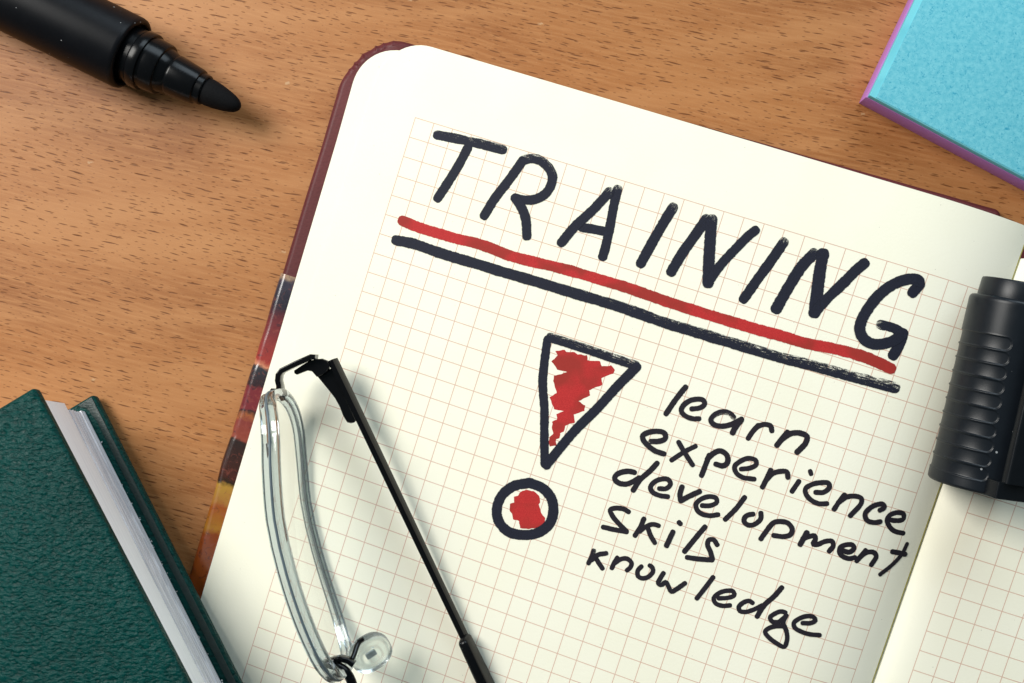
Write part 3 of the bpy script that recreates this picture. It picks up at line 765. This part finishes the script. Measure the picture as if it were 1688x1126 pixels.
def write(keys, name, mat, label=None):
    mb, uv, ex = MB(), [], []
    for g, n, w, d0, d1, sd, pts in STROKES:
        if (g, n) in keys: ribbon(pts, w, d0, d1, sd, mb, uv, ex)
    return mb.obj(name, mat, left_page, uvs=uv, uv2=ex, smooth=False, label=label)
for n in ('T', 'R', 'A', 'I', 'N', 'I2', 'N2', 'G'):
    write([('letter', n)], 'heading_letter', M_INK)
write([('underline', 'red')], 'underline', M_RED, 'red line under the heading')
write([('underline', 'dark')], 'underline', M_INK, 'dark blue-black streaky line under the red one')
write([('mark', 'tri'), ('mark', 'dot')], 'exclamation_mark', M_INK, 'outlined exclamation mark, triangle over ring')
for w in ('learn', 'experience', 'development', 'skils', 'knowledge'):
    write([(g, n) for g, n, *_ in STROKES if g == w], 'handwritten_word', M_INKW, 'the word ' + w)

def fill(poly, name):
    """Scribbled red filling: a flat patch with an uneven outline."""
    c = list(poly); pts = []
    for i in range(len(c)):
        a, b = np.array(c[i]), np.array(c[(i + 1) % len(c)])
        nn = max(1, int(np.linalg.norm(b - a) / 0.08))
        for j in range(nn):
            p = a + (b - a) * j / nn
            p = p + np.array((noise.noise(Vector((p[0] * 5, p[1] * 5, 0))), noise.noise(Vector((p[0] * 5, p[1] * 5, 7))))) * 0.045
            pts.append(p)
    bm = bmesh.new()
    vs = [bm.verts.new(page(p[0], p[1], 0.015)) for p in pts]
    fc = bm.faces.new(vs)
    bmesh.ops.triangulate(bm, faces=[fc])
    bm.normal_update()
    if sum(q.normal.z for q in bm.faces) < 0: bmesh.ops.reverse_faces(bm, faces=bm.faces[:])
    vv = [tuple(q.co) for q in bm.verts]; bm.verts.index_update()
    ff = [tuple(q.index for q in x.verts) for x in bm.faces]; bm.free()
    mesh_obj(name, vv, ff, M_RED, left_page, smooth=False, uvs=[(v[0], 0) for v in vv], uv2=[(0, 0)] * len(vv))
fill(FILL_TRIANGLE, 'red_filling')
fill(FILL_DOT, 'red_filling')

# ------------------------------------------------------------------ green book
# It leans: its far end rests on the notebook, so every point climbs along the fore-edge.
TILT = 0.150
BH = 23.6
bk0, bk1 = at(156.5, 651.4, 2.6), at(397, 1126, 2.6 + TILT * 66)
be = (bk1 - bk0).to_2d().normalized(); bn = Vector((-be.y, be.x))
if bn.x < 0: bn = -bn
BK = bk0.to_2d()
be3 = Vector((be.x, be.y, TILT)).normalized(); bn3 = Vector((bn.x, bn.y, 0)); bu3 = be3.cross(bn3)
if bu3.z < 0: bu3 = -bu3
def lean(verts):
    """from the book lying flat to the book as it leans"""
    o = Vector((BK.x, BK.y, 0.6)); out = []
    for p in verts:
        q = Vector(p).to_2d() - BK
        out.append(o + be3 * q.dot(be) + bn3 * q.dot(bn) + bu3 * Vector(p).z)
    return out
greenbook = empty('book', (BK.x - 40, BK.y - 60, 0), 'closed dark green leather book with white pages at the desk corner', 'book')
def bpt(e, n, o=BK): return o + be * e + bn * n
def ccw(p):
    a = sum(p[i][0] * p[(i + 1) % len(p)][1] - p[(i + 1) % len(p)][0] * p[i][1] for i in range(len(p)))
    return p if a > 0 else list(reversed(p))
def board(name, o, z0, z1, w=120, l=185, skew=0.0):
    pl = ccw(round_corners([bpt(0, 0, o), bpt(l, l * skew, o), bpt(l, -w, o), bpt(0, -w, o)], 0.9, 5))
    v, f = slab(pl, z0, z1, 0.9, 6)
    return mesh_obj(name, lean(v), f, M_GREEN, greenbook, sharp=60)
board('back_cover', BK, 0.05, 2.6)
FC = bpt(-0.5, -1.75)
board('front_cover', FC, BH - 2.7, BH, skew=0.019)
# page block: lower leaves a little ragged, upper leaves in one smooth bevel-cut bundle
pc = at(141.6, 680.4, 3.4).to_2d()
e0 = (pc - BK).dot(be); n0 = (pc - BK).dot(bn)
z = 2.7; i = 0
while z < 9.0:
    th = random.choice((0.5, 0.7, 0.9, 1.2))
    oe, on = random.uniform(-0.35, 0.2), -0.07 * i + random.uniform(-0.13, 0.13)
    pl = ccw([bpt(e0 + oe, n0 + on), bpt(178, n0 + on + random.uniform(-.15, .15)), bpt(178, -116), bpt(e0 + oe, -116)])
    v, f = slab(pl, z + 0.02, z + th, 0.12, 2)
    mesh_obj('page_bundle', lean(v), f, M_BOOKSHEET, greenbook, sharp=30, uvs=[((Vector(q).to_2d() - BK).dot(be), q[2]) for q in v])
    z += th; i += 1
pl = ccw([bpt(e0 - 1.3, n0 - 0.1), bpt(178, n0 + 0.3), bpt(178, -116), bpt(e0 - 1.3, -116)])
v, f = slab(pl, z + 0.03, BH - 2.75, 0.25, 3)
mesh_obj('page_block', lean(v), f, M_BOOKPAGES, greenbook, sharp=30, uvs=[((Vector(q).to_2d() - BK).dot(be), q[2]) for q in v])
# turned-in leather along the inside of the back cover
pl = ccw([bpt(0.55, -0.55), bpt(180, -0.55), bpt(180, -2.1), bpt(5.5, -1.9), bpt(2.2, -2.6), bpt(0.55, -4.2)])
v, f = slab(pl, 2.55, 2.78, 0.1, 2)
mesh_obj('turned_in_leather', lean(v), f, M_GREENIN, greenbook, sharp=40)
mb = MB()
for k in range(26):
    e = random.uniform(14, 66) if k < 20 else random.uniform(5, 66); n = n0 + random.uniform(0.1, 0.45)
    p = bpt(e, n); s = random.uniform(0.10, 0.36); a = random.uniform(0, 6.28)
    q = [Vector((p.x + s * math.cos(a + t) * random.uniform(.4, 1), p.y + s * math.sin(a + t) * random.uniform(.4, 1), 2.9 + random.uniform(0, .3))) for t in (0, 1.9, 3.6)]
    mb.add(q + [x - Vector((0, 0, .08)) for x in q], [(0, 1, 2), (5, 4, 3), (0, 3, 4, 1), (1, 4, 5, 2), (2, 5, 3, 0)])
mb.v = lean(mb.v)
o = mb.obj('paper_shreds', M_SHRED, greenbook, smooth=False); o['kind'] = 'stuff'

# ------------------------------------------------------------------ uncapped marker
mo = Vector((-77.9, 59.1, 7.85)); md = Vector((0.895, -0.446, 0)).normalized()
marker = empty('marker_pen', mo - md * 50 - Vector((0, 0, 7.85)), 'black uncapped marker pen with a pointed bullet nib', 'marker pen')
Rb = 7.75
v, f = lathe(mo, md, [(-135, 0.01), (-135, 7.0), (-134, 7.6), (-60, Rb), (-1.0, Rb), (-0.35, Rb - 0.12), (-0.08, Rb - 0.38), (0.0, Rb - 0.75), (0.0, 6.75), (-0.15, 6.5), (-1.4, 6.35), (-1.4, 0.01)], 96)
mesh_obj('barrel', v, f, M_BARREL, marker, sharp=40)
v, f = lathe(mo, md, [(-1.5, 0.01), (-1.5, 5.75), (1.6, 5.8), (1.75, 5.95), (2.0, 6.1), (3.6, 6.1), (3.9, 6.0), (4.0, 5.5), (4.5, 5.4), (4.6, 5.55), (7.2, 5.38), (7.5, 5.2), (7.6, 4.7), (9.3, 4.15), (9.5, 3.95), (9.5, 0.01)], 80)
mesh_obj('collar', v, f, M_COLLAR, marker, sharp=35)
v, f = lathe(mo, md, [(9.3, 0.01), (9.3, 3.9), (9.55, 4.1), (9.8, 4.25), (10.1, 4.28), (15.2, 3.75), (15.6, 3.6), (15.75, 3.25), (17.0, 3.22), (17.2, 3.05), (17.2, 0.01)], 72)
mesh_obj('nib_holder', v, f, M_COLLAR, marker, sharp=35)
v, f = lathe(mo, md, [(17.0, 0.01), (17.0, 2.75), (18.2, 2.82), (20.0, 2.6), (22.0, 2.2), (23.3, 1.85), (24.2, 1.45), (24.75, 1.05), (25.08, 0.6), (25.2, 0.01)], 48)
mesh_obj('nib', v, f, M_NIB, marker, sharp=70)

# ------------------------------------------------------------------ marker cap on the gutter
c0 = at(1607, 803, 24.2); c1 = at(1683, 466, 26.8)
ca = (c1 - c0).normalized(); CLEN = (c1 - c0).length
cap = empty('cap_with_clip', c0 + ca * 18 - Vector((0, 0, 8.6)), 'black ribbed marker cap with a clip lying across the notebook gutter', 'marker cap')
CR = 8.55
a_, cx, cy = frame_of(ca)                # cx to the right, cy up
BODY = CLEN - 3.4
def cap_r(t):
    if t < 0.5: return CR - 0.35 + 0.35 * math.sin(math.pi * t)
    if t > BODY - 0.9:
        q = (t - BODY + 0.9) / 0.9; return CR - 0.35 - 0.75 * (1 - math.sqrt(max(0, 1 - q * q)))
    return CR - 0.35 * (t / BODY)
ring_pitch = 2.62
ang_right = R(97)        # right ends of the recesses, measured from +x towards +y
def recess(q, t):
    """depth of the ten pill shaped grip recesses"""
    d = 0
    for i in range(10):
        tc = 3.45 + i * ring_pitch
        if abs(t - tc) > 1.6: continue
        arc = (q - ang_right - 0.012 * i) * CR     # positive towards the left flank
        hw = 1.17
        if arc >= hw: e = abs(t - tc)
        else: e = math.hypot(t - tc, arc - hw)
        if q > R(215): e = abs(t - tc) + (q - R(215)) * CR
        s = min(1, max(0, (hw + 0.06 - e) / 0.16))
        d = max(d, s * (0.16 + 0.05 * (1 - (e / hw) ** 2)))
        lip = math.exp(-((e - hw - 0.12) / 0.09) ** 2)
        d -= 0.035 * lip
    return d
nt, nq = 330, 240
v = []
ts = list(np.linspace(0, BODY, nt))
qs = []
for j in range(nq):
    w = j / nq
    qs.append(w)
# denser stations on the side that carries the recesses
qv = np.concatenate([np.linspace(R(80), R(230), 170, endpoint=False), np.linspace(R(230), R(440), 70, endpoint=False)])
for t in ts:
    for q in qv:
        qq = q if q <= R(360) else q
        r = cap_r(t) - (recess(qq, t) if R(85) < qq < R(225) else 0)
        v.append(c0 + ca * t + (cx * math.cos(q) + cy * math.sin(q)) * r)
n = len(qv)
f = [tuple(reversed(x)) for x in ring_faces(nt, n, True, False, False)]
# hollow mouth at the lower end and closed shoulder at the upper
m = len(v)
for t, r in ((0.0, CR - 1.1), (9.0, CR - 1.3)):
    for q in qv: v.append(c0 + ca * t + (cx * math.cos(q) + cy * math.sin(q)) * r)
for j in range(n):
    k = (j + 1) % n
    f.append((j, k, m + k, m + j)); f.append((m + j, m + k, m + n + k, m + n + j))
f.append(tuple(m + n + j for j in range(n)))
f.append(tuple((nt - 1) * n + j for j in range(n - 1, -1, -1)))
mesh_obj('ribbed_body', v, f, M_CAP, cap, sharp=50)
v, f = lathe(c0, ca, [(BODY - 0.6, 0.01), (BODY - 0.6, 6.9), (BODY + 0.3, 6.95), (CLEN - 0.35, 6.75), (CLEN - 0.08, 6.6), (CLEN, 6.3), (CLEN, 0.01)], 90)
mesh_obj('end_plug', v, f, M_CAP, cap, sharp=35)
# clip: a foot at the mouth of the cap and a bar that runs along the body
qc = R(66)
co = cx * math.cos(qc) + cy * math.sin(qc); cs = ca.cross(co).normalized()
if cs.x < 0: cs = -cs
mb = MB()
def clip_box(t0, t1, s0, s1, h0, h1, r=0.3):
    sec = rrect(s1 - s0, h1 - h0, r, 3)
    pts = []
    path = [(t0, 1), (t0 + 0.05, 1), (t1 - 0.05, 1), (t1, 1)]
    vv = []
    for i, (t, _) in enumerate(path):
        sh = 0.25 if i in (0, 3) else 0
        for a, b in sec:
            k = 1 - sh * 2 / max(s1 - s0, h1 - h0)
            vv.append(c0 + ca * t + cs * ((s0 + s1) / 2 + a * k) + co * ((h0 + h1) / 2 + b * k))
    mb.add(vv, ring_faces(4, len(sec)))
clip_box(0.05, 3.1, -4.6, 4.6, CR - 1.3, CR + 1.9)
clip_box(3.0, 34.5, -3.6, 4.6, CR + 0.9, CR + 2.7, 0.5)
o = mb.obj('clip', M_CLIP, cap, sharp=35)

# ------------------------------------------------------------------ sticky notes
pcn = at(1416, 170, 0.2).to_2d()
pl_l = (at(1497, 0, 0.2).to_2d() - pcn).normalized(); pl_b = (at(1688, 315, 0.2).to_2d() - pcn).normalized()
pad = empty('sticky_note_pad', (pcn.x + 35, pcn.y + 10, 0), 'thick pad of cyan sticky notes on top of purple ones', 'sticky notes')
def ppt(a, b): return pcn + pl_l * a + pl_b * b
def pad_slab(name, z0, z1, a, b, mat, sz=75, r=0.08):
    v, f = slab(ccw([ppt(a, b), ppt(sz + a, b), ppt(sz + a, sz + b), ppt(a, sz + b)]), z0, z1, r, 2)
    return mesh_obj(name, v, f, mat, pad, sharp=30)
pad_slab('purple_notes', 0.05, 6.2, 0.0, 0.0, M_PURPLE)
pad_slab('cyan_notes', 6.24, 8.2, 0.10, 0.25, M_CYANEDGE)
pad_slab('top_note', 8.23, 8.40, 0.30, 1.55, M_CYAN, r=0.04)

# ------------------------------------------------------------------ eyeglasses
gp = at(500, 830, 8)
glasses = empty('eyeglasses', (gp.x + 8, gp.y, 7.5), 'black metal eyeglasses with a thick clear lens standing on the notebook page', 'eyeglasses')
ZB, LH = 7.9, 26.5           # foot of the lens and its height, mm
curve, cs_ = spline([tuple(at(px, py, 9.0).to_2d()) for px, py in ((478, 640), (490, 672), (496, 705), (499, 750), (506, 830), (519, 890), (540, 960), (572, 1045), (590, 1082))], 0.5)
CL = cs_[-1]
def lens_xy(s):
    t = (s + 1) / 2 * CL
    x, y = np.interp(t, cs_, curve[:, 0]), np.interp(t, cs_, curve[:, 1])
    x2, y2 = np.interp(min(CL, t + 0.6), cs_, curve[:, 0]), np.interp(min(CL, t + 0.6), cs_, curve[:, 1])
    x1, y1 = np.interp(max(0, t - 0.6), cs_, curve[:, 0]), np.interp(max(0, t - 0.6), cs_, curve[:, 1])
    d = Vector((x2 - x1, y2 - y1)).normalized()
    return Vector((x, y)), d, Vector((-d.y, d.x))       # point, along, across (towards the right)
def page_z(x, y):
    k = np.linalg.solve(np.array([[PA[0], PB[0]], [PA[1], PB[1]]]), np.array([x - PO[0], y - PO[1]]))
    return page(k[0], k[1])[2]
def outline_pt(q, ins=0.0):
    """q round the lens: s along, height; superellipse"""
    c, s = math.cos(q), math.sin(q)
    e = 2 / 3.4
    a = math.copysign(abs(c) ** e, c); b = math.copysign(abs(s) ** e, s)
    a *= 1 - ins / (CL / 2); b *= 1 - ins / (LH / 2)
    p, d, w = lens_xy(a)
    zb = page_z(p.x, p.y) + 0.15
    return p, w, zb + LH / 2 + b * LH / 2
NQ = 120
def lens_loop(ins, off):
    o = []
    for i in range(NQ):
        p, w, zz = outline_pt(2 * math.pi * i / NQ, ins)
        b = math.sin(2 * math.pi * i / NQ); oo = off * (1 - 0.19 * (1 - b))
        o.append(Vector((p.x + w.x * oo, p.y + w.y * oo, zz)))
    return o
# clear rim: a closed strip, 3.4 mm thick across and 1.3 mm high, with a shallow groove outside
rim = MB(); rv = []
secs = [(0.0, -1.45), (0.0, -0.5), (0.25, -0.18), (0.25, 0.18), (0.0, 0.5), (0.0, 1.45), (0.25, 1.7), (1.25, 1.7), (1.5, 1.5), (1.5, -1.5), (1.25, -1.7), (0.25, -1.7)]
loops = [lens_loop(a, b) for a, b in secs]
m = len(secs)
for i in range(NQ):
    for j in range(m): rv.append(loops[j][i])
rf = [(i * m + j, ((i + 1) % NQ) * m + j, ((i + 1) % NQ) * m + (j + 1) % m, i * m + (j + 1) % m) for i in range(NQ) for j in range(m)]
o = mesh_obj('lens_rim', rv, rf, M_RIM, glasses, sharp=40)
bm = bmesh.new(); bm.from_mesh(o.data); bmesh.ops.recalc_face_normals(bm, faces=bm.faces[:]); bm.to_mesh(o.data); bm.free()
streak_loop = lens_loop(0.02, 0.0)  # added tube; its grey stands in for dark reflections in the clear rim
v, f = sweep(streak_loop, circ(0.26, 8), up=(0.9, 0.1, 0.05), closed=True)
mesh_obj('rim_dark_streak', v, f, M_RIMSTREAK, glasses)
# lens: a slightly bowed pane inside the rim
lv, lf = [], []
fr = [0.0, 0.25, 0.5, 0.75, 0.92, 1.0]
for off in (-0.8, 0.8):
    for g in fr:
        for i in range(NQ):
            p, w, zz = outline_pt(2 * math.pi * i / NQ, 1.58)
            pc_, wc, zc = outline_pt(0, 0); 
            c2, s2 = math.cos(2 * math.pi * i / NQ), math.sin(2 * math.pi * i / NQ)
            e = 2 / 3.4
            a = math.copysign(abs(c2) ** e, c2) * (1 - 1.58 / (CL / 2)) * max(g, 0.001); b = math.copysign(abs(s2) ** e, s2) * (1 - 1.58 / (LH / 2)) * max(g, 0.001)
            pp, dd, ww = lens_xy(a)
            lv.append(Vector((pp.x + ww.x * off, pp.y + ww.y * off, page_z(pp.x, pp.y) + 0.15 + LH / 2 + b * LH / 2)))
G = len(fr)
for sgn in (0, 1):
    for g in range(G - 1):
        for i in range(NQ):
            k = (i + 1) % NQ; b0_ = sgn * G * NQ
            lf.append((b0_ + g * NQ + i, b0_ + g * NQ + k, b0_ + (g + 1) * NQ + k, b0_ + (g + 1) * NQ + i))
for i in range(NQ):
    k = (i + 1) % NQ
    lf.append(((G - 1) * NQ + i, (G - 1) * NQ + k, (2 * G - 1) * NQ + k, (2 * G - 1) * NQ + i))
o = mesh_obj('lens', lv, lf, M_GLASS, glasses, sharp=40)
bm = bmesh.new(); bm.from_mesh(o.data); bmesh.ops.recalc_face_normals(bm, faces=bm.faces[:]); bm.to_mesh(o.data); bm.free()

# end piece, hinge, temple
ZH = 18.5
def A(px, py, z=ZH): return at(px, py, z)
v, f = sweep([A(463, 652, 20), A(463, 640), A(460, 627), A(461, 618), A(466, 611), A(490, 599), A(515, 588), A(522, 589)], rrect(1.05, 3.0, 0.2, 3))
mesh_obj('end_piece', v, f, M_METAL, glasses, sharp=40)
v, f = lathe(A(446, 646), A(473, 647) - A(446, 646), [(0, 0.01), (0, 0.55), (0.15, 0.7), (1.0, 0.7), (1.1, 0.5), (1.5, 0.5), (1.6, 0.75), (2.7, 0.75), (2.9, 0.5), (2.9, 0.01)], 20)
mesh_obj('rim_clamp_screw', v, f, M_METAL, glasses, sharp=40)
hp = [A(*p, ZH - 0.2) for p in ((484.4, 611), (485, 615.5), (489, 618), (497.7, 614.5), (506.6, 611), (514, 612.5), (522, 621.4), (532, 618), (539.2, 612.6), (543.7, 603.7), (539, 594.8), (530.3, 591.2), (521.4, 592), (509.6, 595), (497.7, 602))]
v, f = prism(hp, 1.6, 0.15)
mesh_obj('hinge', v, f, M_METAL, glasses, sharp=40)
sp = A(525.5, 605.5, ZH + 0.1)
v, f = lathe(sp + Vector((0, 0, -0.4)), (0, 0, 1), [(0, 0.6), (0.4, 0.6), (0.5, 0.5), (0.5, 0.3), (0.35, 0.25), (0.35, 0.01)], 20)
mesh_obj('hinge_screw', v, f, M_SCREW, glasses, sharp=40)
v, f = lathe(A(538, 597, ZH - 2.8), (0, 0, 1), [(0, 0.01), (0, 1.0), (2.5, 1.0), (2.7, 0.8), (2.7, 0.01)], 20)
mesh_obj('hinge_barrel', v, f, M_METAL, glasses, sharp=40)
# temple: a flat bar on edge, leaning so that its right face shows, dipping towards the page
t0, t1 = A(544, 594, 17.6), at(768, 1062, 14.2)
td = (t1 - t0).normalized()
side = Vector((-td.y, td.x, 0)).normalized()
if side.x < 0: side = -side
upv = (Vector((0, 0, 1)) * 0.97 - side * 0.26).normalized()
prf = [(-0.62, 0.0), (0.62, 0.0), (0.62, -4.2), (-0.62, -4.2)]
v = []
N = 24
for i in range(N + 1):
    p = t0 + (t1 - t0) * (i / N)
    k = 1 - 0.25 * i / N
    for a, b in ((-0.55, 0), (-0.45, 0.12), (0.45, 0.12), (0.55, 0), (0.55, -2.3 * k), (0.45, -2.42 * k), (-0.45, -2.42 * k), (-0.55, -2.3 * k)):
        v.append(p + side * a + upv * b)
mesh_obj('temple', v, [tuple(x) for x in ring_faces(N + 1, 8)], M_METAL, glasses, sharp=40)
w1 = [A(*p, ZH - 1.5) for p in ((522, 619), (546, 607), (586, 694), (583, 697), (578, 698), (572, 696.5), (566, 687), (560, 672), (551, 655), (541, 642))]
w1.reverse()
v, f = prism(w1, 1.5, 0.25)
mesh_obj('spring_hinge', v, f, M_METAL, glasses, sharp=40)
e0_, e1_ = at(764, 1050, 14.8), at(850, 1230, 11.5)
pth = [e0_ + (e1_ - e0_) * t for t in (0, 0.012, 0.03, 0.3, 0.6, 1.0)]
v, f = sweep(pth, rrect(2.0, 4.0, 0.8, 4), up=tuple(upv), scales=[0.55, 0.85, 1, 1.1, 1.15, 1.1])
mesh_obj('temple_tip', v, f, M_COLLAR, glasses, sharp=50)
# bridge with its rim clamp and the pad arm
bz = 25.5
v, f = sweep([at(*p, bz) for p in ((533, 1093), (541, 1091), (551, 1087), (562, 1085), (574, 1088), (584, 1095))], rrect(1.1, 2.0, 0.3, 3))
mesh_obj('rim_clamp', v, f, M_METAL, glasses, sharp=50)
pts, _ = spline([tuple(at(*p, q)) for p, q in (((540, 1092), bz), ((556, 1098), bz), ((569, 1106), bz), ((577, 1118), bz), ((584, 1140), bz), ((590, 1190), bz + 1), ((600, 1260), bz + 1))], 1.0)
v, f = sweep([Vector(p) for p in pts], circ(0.95, 12, 1.0, 0.8))
mesh_obj('bridge', v, f, M_METAL, glasses, sharp=60)
v, f = lathe(at(536, 1096, bz + 1), at(549, 1090, bz + 1) - at(536, 1096, bz + 1), [(0, 0.01), (0, 0.6), (0.2, 0.75), (1.2, 0.75), (1.4, 0.55), (2.0, 0.55), (2.0, 0.01)], 18)
mesh_obj('rim_clamp_screw', v, f, M_METAL, glasses, sharp=40)
pts, _ = spline([tuple(at(*p, q)) for p, q in (((578, 1092), bz - 1), ((584, 1078), bz - 2), ((588, 1066), bz - 3), ((592, 1058), bz - 3.8), ((598, 1054), bz - 4.5))], 0.5)
v, f = sweep([Vector(p) for p in pts], circ(0.5, 10))
mesh_obj('pad_arm', v, f, M_METAL, glasses, sharp=60)
# nose pad: a soft clear button, domed, tilted towards the right
pc3 = at(611, 1077, 19.5)
ax = Vector((0.40, -0.27, 0.87)).normalized()
a3, x3, y3 = frame_of(ax, (0.0, 1, 0.2))
v = []
PN_ = 56
prof = [(-2.3, 0.0), (-2.3, 0.62), (-2.15, 0.76), (-1.6, 0.90), (-0.6, 1.0), (0.3, 0.99), (0.8, 0.93), (1.1, 0.83), (1.15, 0.70), (0.95, 0.62), (0.95, 0.52), (1.1, 0.46), (1.1, 0.40), (0.8, 0.34), (0.8, 0.0)]
rot = R(-28)
for t, r in prof:
    for j in range(PN_):
        q = 2 * math.pi * j / PN_
        e = 2 / 2.5
        a = math.copysign(abs(math.cos(q)) ** e, math.cos(q)) * 4.2 * max(r, 0.002); b = math.copysign(abs(math.sin(q)) ** e, math.sin(q)) * 3.75 * max(r, 0.002)
        v.append(pc3 + a3 * t + x3 * (a * math.cos(rot) - b * math.sin(rot)) + y3 * (a * math.sin(rot) + b * math.cos(rot)))
o = mesh_obj('nose_pad', v, [tuple(reversed(x)) for x in ring_faces(len(prof), PN_)], M_PAD, glasses, sharp=60)
bm = bmesh.new(); bm.from_mesh(o.data); bmesh.ops.recalc_face_normals(bm, faces=bm.faces[:]); bm.to_mesh(o.data); bm.free()
v = []
sec = rrect(2.3, 1.5, 0.3, 3)
for t, k in ((-0.75, 0.85), (-0.65, 1), (0.2, 1), (0.3, 0.85)):
    for a, b in sec: v.append(pc3 + a3 * t + x3 * (a * k * math.cos(rot) - b * k * math.sin(rot)) + y3 * (a * k * math.sin(rot) + b * k * math.cos(rot)))
o = mesh_obj('pad_insert', v, ring_faces(4, len(sec)), M_INSERT, glasses, sharp=40)
